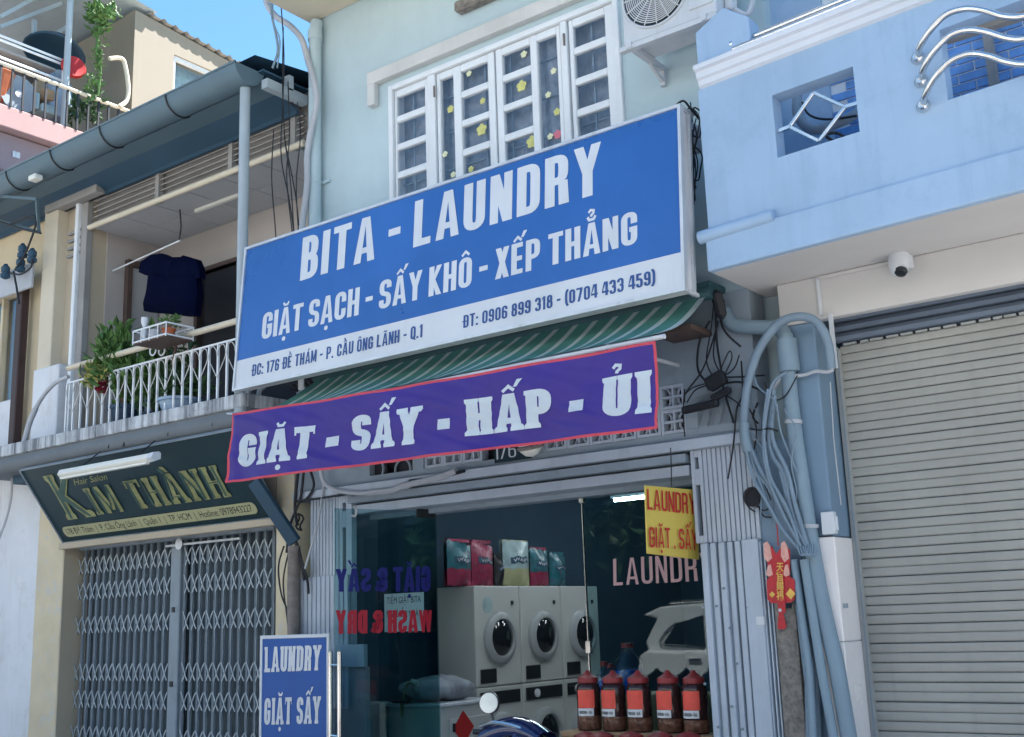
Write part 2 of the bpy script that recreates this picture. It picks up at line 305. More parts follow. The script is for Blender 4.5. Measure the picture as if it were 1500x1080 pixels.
# ------------------------------------------------------------------ lettering: glyphs as strokes in a cell of height 1
def rnd(pts, closed=False):                          # round corners of (x, y, r)
    out = []; n = len(pts)
    for i, p in enumerate(pts):
        x, y = p[0], p[1]; r = p[2] if len(p) > 2 else 0
        if r and (closed or 0 < i < n-1):
            a = V((pts[i-1][0]-x, pts[i-1][1]-y)); b = V((pts[(i+1) % n][0]-x, pts[(i+1) % n][1]-y)); ra = min(r, a.length*0.499); rb = min(r, b.length*0.499)
            a.normalize(); b.normalize(); c = V((x, y))
            p0 = c+a*ra; p2 = c+b*rb
            for k in range(6):
                t = k/5; out.append((p0*(1-t)**2 + c*2*t*(1-t) + p2*t*t).to_tuple())
        else: out.append((x, y))
    return out
def glyph(ch, w, tx, ty):
    L = tx/2; R = w-tx/2; B = ty/2; T = 1-ty/2; r = 0.17; S = []; m = 0.5
    s = lambda *p, c=False: S.append(('s', rnd(p, c), c)); q = lambda *p: S.append(('p', list(p)))
    bx = lambda x0, x1, y0, y1: q((x0,y0),(x1,y0),(x1,y1),(x0,y1))
    if ch in 'AÂĂ':
        q((0,0),(tx*0.92,0),(w/2+tx*0.12,1),(w/2-tx*0.52,1)); q((w,0),(w/2+tx*0.52,1),(w/2-tx*0.12,1),(w-tx*0.92,0)); bx(tx*0.7, w-tx*0.7, 0.2, 0.2+ty*0.85)
    elif ch == 'B': bx(0,tx,0,1); s((L,T),(R-.02,T,r),(R-.02,.53,r),(L,.53)); s((L,.51),(R,.51,r),(R,B,r),(L,B))
    elif ch == 'C': s((R,.62),(R,T,r),(L,T,r),(L,B,r),(R,B,r),(R,.38))
    elif ch in 'DĐ':
        s((L,T),(R,T,r),(R,B,r),(L,B)); bx(0,tx,0,1)
        if ch == 'Đ': bx(-.09, tx+.1, .46, .56)
    elif ch in 'EÊ': bx(0,tx,0,1); bx(tx*.9,w*.95,0,ty); bx(tx*.9,w*.9,.5-ty/2,.5+ty/2); bx(tx*.9,w*.95,1-ty,1)
    elif ch == 'G': s((R,.64),(R,T,r),(L,T,r),(L,B,r),(R,B,r),(R,.47),(w*.5,.47))
    elif ch == 'H': bx(0,tx,0,1); bx(w-tx,w,0,1); bx(tx*.9,w-tx*.9,.5-ty/2,.5+ty/2)
    elif ch == 'I': bx(0,tx,0,1)
    elif ch == 'K': bx(0,tx,0,1); q((tx*.8,.36),(tx*.8,.62),(w-tx*1.0,1),(w,1)); q((tx*.85+.06,.60),(w,0),(w-tx*1.05,0),(tx*.6+.04,.42))
    elif ch == 'L': bx(0,tx,0,1); bx(tx*.9,w*.95,0,ty)
    elif ch == 'M': bx(0,tx*.9,0,1); bx(w-tx*.9,w,0,1); q((0,1),(tx*.95,1),(w/2+tx*.2,.1),(w/2-tx*.3,.1)); q((w,1),(w-tx*.95,1),(w/2-tx*.2,.1),(w/2+tx*.3,.1))
    elif ch == 'N': bx(0,tx*.9,0,1); bx(w-tx*.9,w,0,1); q((0,1),(tx*1.0,1),(w,0),(w-tx*1.0,0))
    elif ch in 'OÔ0': s((L,T,r),(L,B,r),(R,B,r),(R,T,r),c=True)
    elif ch == 'P': bx(0,tx,0,1); s((L,T),(R,T,r),(R,.44,r),(L,.44))
    elif ch == 'Q': s((L,T,r),(L,B,r),(R,B,r),(R,T,r),c=True); q((w*.5,.25),(w*.72,.25),(w+.04,-.08),(w-.14,-.08))
    elif ch == 'R': bx(0,tx,0,1); s((L,T),(R-.01,T,r),(R-.01,.48,r),(L,.48)); q((R-tx*.55,.46),(R+tx*.4,.46),(w+.01,0),(w-tx*.98,0))
    elif ch in 'S5':
        if ch == 'S': s((R,.70),(R,T,r),(L,T,r),(L,.54,.14),(R,.46,.14),(R,B,r),(L,B,r),(L,.30))
        else: s((R,T),(L,T),(L,.58),(R,.58,r),(R,B,r),(L,B,r),(L,.28))
    elif ch == 'T': bx(w/2-tx/2,w/2+tx/2,0,1); bx(0,w/2-tx*.45,1-ty,1); bx(w/2+tx*.45,w,1-ty,1)
    elif ch == 'U': s((L,1),(L,B,r),(R,B,r),(R,1))
    elif ch == 'V': q((0,1),(tx*.95,1),(w/2+tx*.4,0),(w/2-tx*.4,0)); q((w,1),(w-tx*.95,1),(w/2-tx*.4,0),(w/2+tx*.4,0))
    elif ch == 'W':
        for x in (0, w/2-tx*.25): q((x,1),(x+tx*.8,1),(x+w*.25+tx*.35,0),(x+w*.25-tx*.35,0)); q((x+w/2+tx*.25,1),(x+w/2-tx*.5,1),(x+w*.25-tx*.35,0),(x+w*.25+tx*.35,0))
    elif ch == 'X': q((0,1),(tx,1),(w,0),(w-tx,0)); q((w,1),(w-tx,1),(0,0),(tx,0))
    elif ch == 'Y': q((0,1),(tx*.95,1),(w/2+tx*.42,.42),(w/2-tx*.42,.42)); q((w,1),(w-tx*.95,1),(w/2-tx*.42,.42),(w/2+tx*.42,.42)); bx(w/2-tx/2,w/2+tx/2,0,.5)
    elif ch == '1': bx(w*.3,w*.3+tx,0,1); q((w*.3,1),(w*.3,1-ty),(0.0,.70),(0.0,.84))
    elif ch == '3': s((L,.72),(L,T,r),(R,T,r),(R,.52,.12),(w*.4,.51)); s((w*.4,.51),(R,.50,.12),(R,B,r),(L,B,r),(L,.28))
    elif ch == '4': bx(w-tx-.04,w-.04,0,1); q((0,.22),(0,.36),(w-tx-.14,1),(w-tx+.02,1)); bx(0,w+.03,.2,.2+ty)
    elif ch == '6': s((R,.70),(R,T,r),(L,T,r),(L,B,r),(R,B,r),(R,.54,r),(L,.54))
    elif ch == '7': bx(0,w,1-ty,1); q((w,1-ty*.8),(w-tx*1.1,1-ty*.8),(w*.15,0),(w*.15+tx,0))
    elif ch == '8': s((L+.02,T,.15),(L+.02,.53,.12),(R-.02,.53,.12),(R-.02,T,.15),c=True); s((L,.51,.14),(L,B,r),(R,B,r),(R,.51,.14),c=True)
    elif ch == '9': s((L,.30),(L,B,r),(R,B,r),(R,T,r),(L,T,r),(L,.46,r),(R,.46))
    elif ch == '&': s((R,.45),(R-.05,B,r),(L,B,r),(L,.5,.12),(w*.8,.72,.12),(w*.6,T,.1),(w*.2,T,.1),(w*.2,.68),(w,.05))
    elif ch == '-': bx(0,w,.40,.40+ty*1.05)
    elif ch == ':': bx(0,tx,.0,.16); bx(0,tx,.5,.66)
    elif ch == '.': bx(0,tx,0,.16)
    elif ch == '(': s((w,1.08),(L,.9,.3),(L,.1,.3),(w,-.12))
    elif ch == ')': s((0,1.08),(R,.9,.3),(R,.1,.3),(0,-.12))
    return S
BASE = {'Ặ':('Ă','dot'),'Ạ':('A','dot'),'Ấ':('Â','acute'),'Ế':('Ê','acute'),'Ẳ':('Ă','hook'),'Ề':('Ê','grave'),'Ầ':('Â','grave'),'Ủ':('U','hook0'),'Á':('A','acute0'),'Ã':('A','tilde'),'Ả':('A','hook0'),'À':('A','grave0')}
def text_polys(txt, tx=0.17, ty=0.14, cw=0.46, gap=0.085, space=0.24, serif=0.0):
    out = []; x = 0.0; lay = 0
    for ch in txt:
        if ch == ' ': x += space; continue
        b, mk = BASE.get(ch, (ch, ''))
        w = {'I': tx, 'W': cw*1.5, 'M': cw*1.25, '-': cw*0.62, ':': tx, '.': tx, '(': tx*1.3, ')': tx*1.3, '1': tx*1.55, '&': cw*1.15, 'A': cw*1.12, 'Â': cw*1.12, 'Ă': cw*1.12, 'Y': cw*1.1, 'L': cw*.9, 'E': cw*.86, 'Ê': cw*.86}.get(b, cw)
        if b == 'Đ': x += .05
        if serif and b in 'IT': x += serif
        G = glyph(b, w, tx, ty)
        def bx(x0, x1, y0, y1): G.append(('p', [(x0,y0),(x1,y0),(x1,y1),(x0,y1)]))
        cx = w/2
        if serif:
            e = serif; h = .11
            def sf(xa, xb, y): G.append(('p', [(xa-e,y),(xb+e,y),(xb+e,y+h*.8),(xb+.0,y+h*1.4),(xa,y+h*1.4),(xa-e,y+h*.8)] if y < .5 else [(xa-e,1),(xa-e,1-h*.8),(xa,1-h*1.4),(xb,1-h*1.4),(xb+e,1-h*.8),(xb+e,1)]))
            if b == 'I': sf(0,tx,0); sf(0,tx,.9)
            if b in 'TY': sf(w/2-tx/2,w/2+tx/2,0)
            if b == 'T': bx(-e*.4,e*.9,.74,1); bx(w-e*.9,w+e*.4,.74,1)
            if b in 'HNK': sf(0,tx*.9,0); sf(0,tx*.9,.9); sf(w-tx*.9,w,.9); (sf(w-tx*.9,w,0) if b != 'N' else None)
            if b in 'PR': sf(0,tx,0); bx(-e,0.01,.88,1)
            if b in 'LD': bx(-e,.01,.88,1); bx(-e,.01,0,.12)
            if b in 'AÂĂ': sf(0,tx*.9,0); sf(w-tx*.9,w,0)
            if b in 'YU': sf(.0,tx*.9,.9); sf(w-tx*.9,w,.9)
        if b == 'Â' or b == 'Ê' or b == 'Ô': G.append(('s', [(cx-.15,1.07),(cx,1.20),(cx+.15,1.07)], False, .085))
        if b == 'Ă': G.append(('s', [(cx-.14,1.20),(cx-.08,1.10),(cx+.08,1.10),(cx+.14,1.20)], False, .085))
        if mk == 'dot': G.append(('p', [(cx+.095*math.cos(q*math.pi/5), -.17+.085*math.sin(q*math.pi/5)) for q in range(10)]))
        if mk == 'acute': G.append(('p', [(cx+.13,1.16),(cx+.22,1.16),(cx+.36,1.36),(cx+.22,1.36)]))
        if mk == 'acute0': G.append(('p', [(cx-.06,1.05),(cx+.04,1.05),(cx+.18,1.24),(cx+.03,1.24)]))
        if mk == 'grave': G.append(('p', [(cx+.04,1.20),(cx-.06,1.20),(cx-.18,1.38),(cx-.03,1.38)]))
        if mk == 'grave0': G.append(('p', [(cx+.06,1.05),(cx-.04,1.05),(cx-.18,1.24),(cx-.03,1.24)]))
        if mk == 'tilde': G.append(('s', [(cx-.16,1.08),(cx-.06,1.18),(cx+.06,1.09),(cx+.16,1.19)], False, .08))
        if mk.startswith('hook'):
            dy = .17 if mk == 'hook' else .04
            G.append(('s', [(cx-.10,1.16+dy),(cx-.03,1.23+dy),(cx+.08,1.20+dy),(cx+.07,1.12+dy),(cx,1.07+dy),(cx-.01,1.02+dy)], False, .08))
        for g in G:
            lay = (lay+1) % 9
            if g[0] == 'p': out.append(([(x+a, c) for a, c in g[1]], lay, None))
            else:
                pts = [V(p) for p in g[1]]; closed = g[2]; th = g[3] if len(g) > 3 else None; hx, hy = (th/2, th/2) if th else (tx/2, ty/2)
                n = len(pts); Lf = []; Rt = []
                P2 = [p for i, p in enumerate(pts) if i == 0 or (p-pts[i-1]).length > 1e-5]
                if closed and (P2[0]-P2[-1]).length < 1e-5: P2.pop()
                n = len(P2)
                for i, p in enumerate(P2):
                    a = P2[i-1] if (i or closed) else None; c = P2[(i+1) % n] if (i < n-1 or closed) else None
                    d1 = (p-a).normalized() if a is not None else (c-p).normalized(); d2 = (c-p).normalized() if c is not None else d1
                    t = (d1+d2); t = t.normalized() if t.length > 1e-4 else d1
                    nn = V((-t.y, t.x)); k = 1/max(nn.dot(V((-d1.y, d1.x))), .5); nn = V((nn.x*hx*k, nn.y*hy*k)); Lf.append(p+nn); Rt.append(p-nn)
                rng = range(n) if closed else range(n-1)
                quads = [[(x+q[0], q[1]) for q in (Rt[i], Rt[(i+1) % n], Lf[(i+1) % n], Lf[i])] for i in rng]
                out.append((None, lay, quads))
        x += w + gap
        if serif and b in 'IT': x += serif
    return out, x-gap
def text(parent, name, txt, fn, mat_, label=None, lift=0.0, layer=0.00035, sub=0, **kw):
    """fn(u, v) with u in 0..1 along the line and v in cap heights gives (point, normal)."""
    polys, wid = text_polys(txt, **kw); mb = MB()
    def put(pl, lay):
        ps = []
        for a, c in pl:
            p, n = fn(a/wid, c); ps.append(p + n*(lift+0.0015+lay*layer))
        mb.add(ps, [tuple(range(len(ps)))])
    for pl, lay, quads in polys:
        for q in ([pl] if pl else quads):
            if sub and len(q) == 4:
                a, b, c, d = [V(t) for t in q]; nv = max(1, int(max((d-a).length, (c-b).length)/sub))
                nh = max(1, int(max((b-a).length, (c-d).length)/sub)); bl2 = lambda s, t: (a.lerp(b, s)).lerp(d.lerp(c, s), t)
                for i in range(nv):
                    for j in range(nh): put([bl2(j/nh, i/nv), bl2((j+1)/nh, i/nv), bl2((j+1)/nh, (i+1)/nv), bl2(j/nh, (i+1)/nv)], lay)
            else: put(q, lay)
    return mb.build(name, mat_, parent, label=label)
def bil(bl, br, tl, tr, n):                          # map unit cell to four 3-D corners
    bl, br, tl, tr, n = map(V, (bl, br, tl, tr, n)); n = n.normalized()
    return lambda u, v: ((bl.lerp(br, u)) + (tl.lerp(tr, u) - bl.lerp(br, u))*v, n)
def fonttext(parent, name, txt, fn, mat_, lift=0.002, label=None, bold=0.0, space=1.0):
    c = bpy.data.curves.new(name, 'FONT'); c.body = txt; c.size = 1; c.offset = bold; c.space_character = space; o = bpy.data.objects.new(name+'_tmp', c); COL.objects.link(o)
    dg = bpy.context.evaluated_depsgraph_get(); me = bpy.data.meshes.new_from_object(o.evaluated_get(dg)); bpy.data.objects.remove(o)
    xs = [v.co.x for v in me.vertices]; x0, x1 = min(xs), max(xs); mb = MB(); vs = []
    for v in me.vertices:
        p, n = fn((v.co.x-x0)/(x1-x0), v.co.y/0.69); vs.append(p+n*lift)
    mb.add(vs, [tuple(p.vertices) for p in me.polygons]); return mb.build(name, mat_, parent, label=label)
def foliage(mb, c, rad, n, size, up=0.3, seed=1, clumps=6):
    R = random.Random(seed); cs = [V((R.gauss(0,.5)*rad[0], R.gauss(0,.5)*rad[1], R.gauss(0,.5)*rad[2])) for _ in range(clumps)]
    for _ in range(n):
        k = R.choice(cs); p = V(c) + k + V((R.gauss(0,.28)*rad[0], R.gauss(0,.28)*rad[1], R.gauss(0,.28)*rad[2]))
        d = V((R.uniform(-1,1), R.uniform(-1,1), R.uniform(-.6,1)+up)).normalized(); s = d.cross(V((R.uniform(-1,1), R.uniform(-1,1), R.uniform(-1,1)))).normalized(); L = size*R.uniform(.6,1.4)
        nn = d.cross(s)*L*.12
        mb.add([p, p+d*L*.5+s*L*.22+nn, p+d*L, p+d*L*.5-s*L*.22+nn], [(0,1,2,3)])
    return mb

# ================================================================== GROUND AND STREET
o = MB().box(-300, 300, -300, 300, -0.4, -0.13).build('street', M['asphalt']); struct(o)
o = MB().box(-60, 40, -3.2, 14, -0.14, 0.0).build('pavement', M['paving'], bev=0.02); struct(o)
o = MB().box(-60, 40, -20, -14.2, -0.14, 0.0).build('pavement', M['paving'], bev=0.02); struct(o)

# ================================================================== LAUNDRY BUILDING
XL, XR = -7.50, -3.22
LB = thing('laundry_building', 'mint painted shop house in the middle, holding the blue laundry sign', 'building', (-5.4, 0.1, 0))
wx0, wx1, wz0, wz1 = W(571,129).x, -4.085, 4.7, 6.21
MB().holed(XL, XR, 3.66, 8.8, 0, 0.22, [(wx0, wx1, wz0, wz1)]).build('upper_wall', M['mint'], LB)
vx0, vx1 = W(622,690).x, W(1004,600).x
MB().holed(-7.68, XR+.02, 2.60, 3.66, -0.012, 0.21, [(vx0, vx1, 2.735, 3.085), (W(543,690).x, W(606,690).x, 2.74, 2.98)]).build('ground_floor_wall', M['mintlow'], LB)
m = MB(); m.box(-7.7, -7.5, .25, 9, 0, 8.8); m.box(XR-.0, XR+.2, .25, 9, 0, 8.8); m.box(-7.5, XR, 8.8, 9, 0, 8.8); m.box(-7.5, XR, .22, 8.8, 8.5, 8.8); m.build('side_wall', M['mint'], LB)
m = MB(); m.box(-7.5, XR, .23, 8.8, 3.1, 3.3); m.build('floor_slab', M['shop'], LB)
m = MB(); m.box(-7.495, XR-.005, 6.5, 6.6, 0, 3.1); m.box(-7.5+.005, -7.47, .3, 6.5, 0, 3.1); m.box(XR-.03, XR-.005, .3, 6.5, 0, 3.1); m.build('shop_interior_wall', M['shop'], LB)
MB().box(-7.5, XR, .22, 6.5, -.01, .02).build('shop_floor', M['tilegrey'], LB)
MB().box(-7.4, XR-.1, 2.4, 2.5, 3.35, 8.4).build('room_partition', M['roomdark'], LB)
# projecting upper floor, top left corner of the facade
zt = W(458,35).z
MB().box(W(458,35).x-.02, XR, -1.3, -.002, zt, zt+.5).build('upper_floor_overhang', M['overhang'], LB, bev=.01)
# window hood
z0 = W(560,135).z; hx0 = W(545,150).x
m = MB(); m.box(hx0, -4.02, -.07, -.003, 6.275, 6.395); m.box(hx0, hx0+.09, -.069, -.004, 6.07, 6.276); m.build('window_hood', M['hood'], LB, bev=.006)
m = MB(); m.box(W(675,40).x, W(765,0).x+.5, -.10, .01, 6.60, 6.70); m.build('broken_ledge', M['stone'], LB, bev=.02)
# the window
WN = thing('casement_window', 'white wooden casement window with many small panes above the laundry sign', 'window', ((wx0+wx1)/2, 0.05, wz0))
def px2x(px, y=130): return W(px, y, 0.02).x
fw = .05
m = MB(); m.box(wx0, wx0+fw, -.03, .14, wz0, wz1); m.box(wx1-fw, wx1, -.03, .14, wz0, wz1); m.box(wx0+fw, wx1-fw, -.03, .14, wz1-fw, wz1); m.box(wx0+fw, wx1-fw, -.03, .14, wz0, wz0+fw)
m.build('frame', M['white'], WN, bev=.006)
rows = [((6.347,6.137)), (6.070,5.835), (5.769,5.536), (5.466,5.25), (5.18, 4.96)]
rows = [(a*.875+.5375, b*.875+.5375) for a, b in rows]
def casement(x0, x1, pane_cols, solid_rows, name='casement'):
    """pane_cols: (x0, x1, tall)"""
    m = MB(); zt_, zb_ = wz1-fw-.004, wz0+fw+.004; g = .005; gm = []
    xs = [x0+g] + [v for p in pane_cols for v in (p[0], p[1])] + [x1-g]
    for a, b in zip(xs[0::2], xs[1::2]): m.box(a, b, .0, .05, zb_, zt_)
    for a, b, tall in pane_cols:
        if tall:
            m.box(a, b, .002, .048, rows[0][0], zt_); m.box(a, b, .002, .048, zb_, zb_+.05); gm.append((a, b, zb_+.05, rows[0][0]))
        else:
            top = zt_
            for r0, r1 in rows: m.box(a, b, .002, .048, r0, top); top = r1; gm.append((a, b, r1, r0))
            m.box(a, b, .002, .048, zb_, top)
    o = m.build(name, M['white'], WN, bev=.006)
    for a, b, c, d in gm: MB().box(a-.004, b+.004, .022, .028, c-.004, d+.004).build('pane', M['gwin'], o)
    return o
casement(wx0+fw, px2x(629), [(px2x(582.5), px2x(624), False)], 0)
casement(px2x(641), px2x(727.5), [(px2x(646.5), px2x(666), True), (px2x(677), px2x(717), False)], 0)
casement(px2x(728.5), px2x(827), [(px2x(738.5), px2x(780.5), False), (px2x(790.5), px2x(820), True)], 0)
casement(px2x(838), wx1-fw, [(px2x(845), px2x(893), False)], 0)
m = MB(); m.box(px2x(629.6), px2x(640.5), -.02, .10, wz0+fw, wz1-fw); m.box(px2x(828), px2x(837), -.02, .10, wz0+fw, wz1-fw); m.build('mullion', M['white'], WN, bev=.006)
for px, py in ((636,134),(826,58)):
    p = W(px, py, -.03); MB().tube([p+V((0,0,.05)), p-V((0,0,.05))], .009).build('hinge', M['rust'], WN)
for i in range(9):                                   # iron bars behind the glass
    x = wx0+.2+i*.27; MB().box(x, x+.014, .085, .099, wz0+.05, wz1-.05).build('window_bar', M['gategrey'], WN)
for z in (5.95, 5.62, 5.28, 4.95): MB().box(wx0+.06, wx1-.06, .10, .112, z, z+.014).build('window_bar', M['gategrey'], WN)
cu = MB(); cu.grid(lambda u, v: V((wx0+.03+(wx1-wx0-.06)*u, .145+.018*math.sin(u*70)+.012*math.sin(u*31+v*2), wz0+.1+(wz1-wz0-.12)*v)), 120, 4)
tag(cu.build('lace_curtain', M['curtain'], smooth=True), 'grey gathered lace curtain hanging behind the casement window panes', 'curtain')
fl = [(660,160,1.0,'flower'),(672,187,.6,'flowerpale'),(652,226,.8,'flowerpale'),(664,256,.8,'flowerpale'),(687,108,.8,'flowerpale'),(707,148,.8,'flower'),(705.5,190,1.5,'flower'),(690,248,.8,'flower'),
      (767.5,79.5,.9,'flowerpale'),(764,126,1.4,'flower'),(811,104,.8,'flowerpale'),(803,139,.8,'flowerpale'),(816,164,.9,'flower'),(779,208,1.5,'flower'),(806,200,.8,'flowerpale'),(817,197,1.1,'flowerpink'),(707,240,.0,'flower')]
cn = {'flower': 'yellow', 'flowerpale': 'pale', 'flowerpink': 'pink'}
fp = {0:'highest on the narrow left pane',1:'second down the narrow left pane, on the stile',2:'third down the narrow left pane',3:'lowest on the narrow left pane',4:'in the top square of the second casement',5:'in the second square down of the second casement',6:'largest, in the third square of the second casement',7:'in the fourth square of the second casement',8:'in the top square of the third casement',9:'big, in the second square down of the third casement',10:'highest on the narrow right pane',11:'second down the narrow right pane',12:'third down the narrow right pane',13:'big, in the lowest square of the third casement',14:'beside the pink one at the foot of the narrow right pane',15:'the only pink one, above the Y of the sign'}
for i, (px, py, s, k) in enumerate(fl):
    if not s: continue
    c = W(px, py, .012); m = MB(); r = .021*s
    for a in range(5):
        an = a*1.2566+.3; p = c+V((math.cos(an)*r, -.001*a, math.sin(an)*r)); m.add([p+V((math.cos(t)*r*.75, 0, math.sin(t)*r*.75)) for t in [j*math.pi/4 for j in range(8)]], [tuple(range(8))[::-1]])
    m.add([c+V((math.cos(t)*r*.6, -.007, math.sin(t)*r*.6)) for t in [j*math.pi/3 for j in range(6)]], [tuple(range(6))[::-1]])
    o = m.build('flower_sticker', M[k]); tag(o, cn[k]+' flower window sticker, '+fp[i], 'sticker', 'flower stickers on the window panes')

# lintel and shop front frame
m = MB(); m.box(-7.64, XR+.03, -.09, -.013, 2.60, 2.672); m.build('lintel', M['gatewhite'], LB, bev=.005)
m = MB(); m.box(-7.0, -3.75, -.05, .20, 2.525, 2.585); m.build('gate_track', M['mintlow'], LB, bev=.004)
m = MB(); m.box(-7.0, -3.75, .0, .22, 2.437, 2.51); m.build('door_header', M['gatewhite'], LB, bev=.004)
MB().box(-7.0, -3.7, .221, .36, 2.40, 2.60).build('glass_head_rail', M['mintlow'], LB)
# vent bricks
nt_ = 12; tw = (vx1-vx0)/nt_
proto = None
def vent(x, z):
    m = MB(); w_, h_ = tw, .175; t = .024; y0, y1 = .0, .08
    m.box(x+.002, x+t, y0, y1, z, z+h_); m.box(x+w_-t, x+w_-.002, y0, y1, z, z+h_); m.box(x+t, x+w_-t, y0+.002, y1, z+h_-t, z+h_-.002); m.box(x+t, x+w_-t, y0+.002, y1, z+.002, z+t)
    c = V((x+w_/2, (y0+y1)/2, z+h_/2))
    m.box(x+t, x+w_-t, y0+.01, y1-.01, c.z-.008, c.z+.008)
    m.box(c.x-.007, c.x+.007, y0+.012, y1-.012, z+t, z+h_-t)
    for s in (-1, 1):
        m.tube([V((c.x+s*w_*.30, c.y, z+.01)), V((c.x+s*w_*.16, c.y, z+h_*.3)), V((c.x+s*w_*.16, c.y, z+h_*.7)), V((c.x+s*w_*.30, c.y, z+h_-.01))], .010, 6)
    return m
vb = vent(vx0, 2.738).build('vent_brick', M['gatewhite'], LB)
for j in range(2):
    for i in range(nt_):
        if (i or j) and not (j == 0 and i in (3, 4)):
            c = vb.copy(); COL.objects.link(c); c.location = V(vb.location)+V((i*tw, 0, j*.175)) if True else 0
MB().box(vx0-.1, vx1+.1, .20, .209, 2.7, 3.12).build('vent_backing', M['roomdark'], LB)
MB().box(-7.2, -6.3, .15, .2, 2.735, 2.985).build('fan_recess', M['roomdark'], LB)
for px in (551, 590):
    c = W(px, 688, .0); fan = MB(); fan.tube(arc(c, .085, 0, 360, 24), .010, 6, closed=True); fan.build('fan_ring', M['gategrey'], LB, smooth=True); MB().lathe(c+V((0,.05,0)), [(.08,0),(.08,.01)], 20, (0,1,0)).build('fan_hole', M['roomdark'], LB)
# number plate 176 and round lamp under the banner
NP = thing('number_plate', 'black house number plate reading 176 under the purple banner', 'sign', W(740,672,-.02))
a = W(724,684,-.03); b = W(757,678,-.03)
MB().box(a.x, W(778,676,-.03).x, -.03, -.013, 2.70, 2.87).build('plate', M['ktgreen'], NP, bev=.003)
text(NP, 'number', '176', bil((a.x+.02,-.031,2.725),(b.x,-.031,2.725),(a.x+.02,-.031,2.845),(b.x,-.031,2.845),(0,-1,0)), M['signwhite'], tx=.1, ty=.08)
LP = thing('wall_lamp', 'round white glass lamp peeking out below the purple banner', 'lamp', W(777,662,-.12))
c = W(777,655,-.14)
MB().lathe(c, [(.0,-.075),(.05,-.06),(.085,-.02),(.09,.0),(.085,.03),(.04,.05)], 24, (0,-.3,1)).build('shade', M['tubeoff'], LP, smooth=True)
MB().lathe(c, [(.10,-.012),(.102,.012),(.09,.02)], 24, (0,-.3,1)).build('rim', M['rust'], LP, smooth=True)
MB().tube([c+V((0,.03,.02)), c+V((0,.13,.05))], .02).build('bracket', M['rust'], LP)

# ------------------------------------------------ corrugated side panels and folding gates of the shop front
def strip_panel(x0, x1, z0, z1, y, n, name, parent, mt, depth=.03):
    m = MB(); w_ = (x1-x0)/n; vs = []
    prof = []
    for i in range(n): x = x0+i*w_; prof += [(x, y), (x+w_*.72, y), (x+w_*.78, y+depth*.55), (x+w_*.94, y+depth*.55)]
    prof.append((x1, y))
    for (xa, ya), (xb, yb) in zip(prof, prof[1:]): m.quad((xa,ya,z0),(xb,yb,z0),(xb,yb,z1),(xa,ya,z1))
    m.box(x0, x1, y+depth, y+depth+.01, z0, z1)
    return m.build(name, mt, parent)
GR = thing('folding_gate', 'pale blue folding steel gate stacked at the right of the laundry entrance', 'gate', (-3.6,-.02,0))
gx0, gx1 = W(1014,700,-.02).x, W(1111,720,-.02).x
strip_panel(gx0+.09, gx1, 1.97, 2.598, -.02, 11, 'corrugated_panel', GR, M['gatewhite'])
m = MB(); m.holed(gx0, gx0+.085, 1.97, 2.598, -.03, .03, [(gx0+.025, gx0+.06, 2.02, 2.36), (gx0+.03, gx0+.06, 2.47, 2.55)]); m.build('slotted_stile', M['gatewhite'], GR, bev=.003)
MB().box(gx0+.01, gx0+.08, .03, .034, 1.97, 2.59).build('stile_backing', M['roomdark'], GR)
zg = 1.965
xs = [W(p,793,-.06).x for p in (1026,1038,1052,1063,1076,1087)]
for i, x in enumerate(xs[:-1]):
    w_ = (xs[i+1]-x)*(.62 if i % 2 else .8); yy = -.07 + (.02 if i % 2 else 0)
    m = MB(); m.box(x, x+w_, yy, yy+.05, 0.05, zg); m.build('gate_channel', M['gatewhite'], GR, bev=.008, seg=2)
    MB().tube([V((x+w_+.006, yy+.03, .05)), V((x+w_+.006, yy+.03, zg-.02))], .006, 6).build('gate_rod', M['gategrey'], GR)
MB().box(W(1088,793,-.06).x, W(1112,790,-.06).x, -.085, -.03, .05, zg+.004).build('gate_leaf', M['gatewhite'], GR, bev=.004)
for k in range(3): x = W(1114,790,-.04).x+k*.022; MB().box(x, x+.010, -.07+.01*k, -.02, .05, zg-.02-.01*k).build('gate_edge', M['gatewhite'], GR)
for (px, py) in ((1030,890),(1033,1002),(1050,888),(1060,862),(1069,920),(1080,972),(1095,890),(1052,1065),(1072,1035),(1088,1068)):
    p = W(px, py, -.075); MB().lathe(p, [(.009,0),(.009,-.008),(.004,-.012)], 8, (0,1,0)).build('rivet', M['gategrey'], GR)
MB().box(-3.30, -3.24, -.09, -.03, 1.42, 1.48).build('gate_lock', M['signwhite'], GR, bev=.006)
c = W(1102,728,-.03); MB().lathe(c, [(.065,0),(.065,-.006)], 24, (0,1,0)).build('round_hole', M['roomdark'], GR)

GL = thing('folding_gate', 'pale corrugated steel gate panels at the left of the laundry entrance, behind the glass door', 'gate', (-7.3,-.02,0))
lx0, lx1 = W(455,760,-.02).x, W(516.5,800,-.02).x
strip_panel(lx0, lx1-.16, 1.75, 2.598, -.02, 9, 'corrugated_panel', GL, M['gatewhite'])
m = MB(); m.holed(lx1-.16, lx1, 1.05, 2.598, -.03, .03, [(lx1-.11, lx1-.07, 1.85, 2.33), (lx1-.11, lx1-.07, 2.47, 2.54)]); m.build('slotted_stile', M['gatewhite'], GL, bev=.003)
MB().box(lx1-.15, lx1-.03, .03, .034, 1.1, 2.59).build('stile_backing', M['roomdark'], GL)
strip_panel(W(440,840,-.06).x, W(512,840,-.06).x, .85, 1.93, -.07, 11, 'corrugated_panel', GL, M['gatewhite'])
MB().box(W(484,946,-.05).x, W(539,946,-.05).x, -.10, -.05, 1.18, 1.36).build('cover_box', M['gatewhite'], GL, bev=.006)
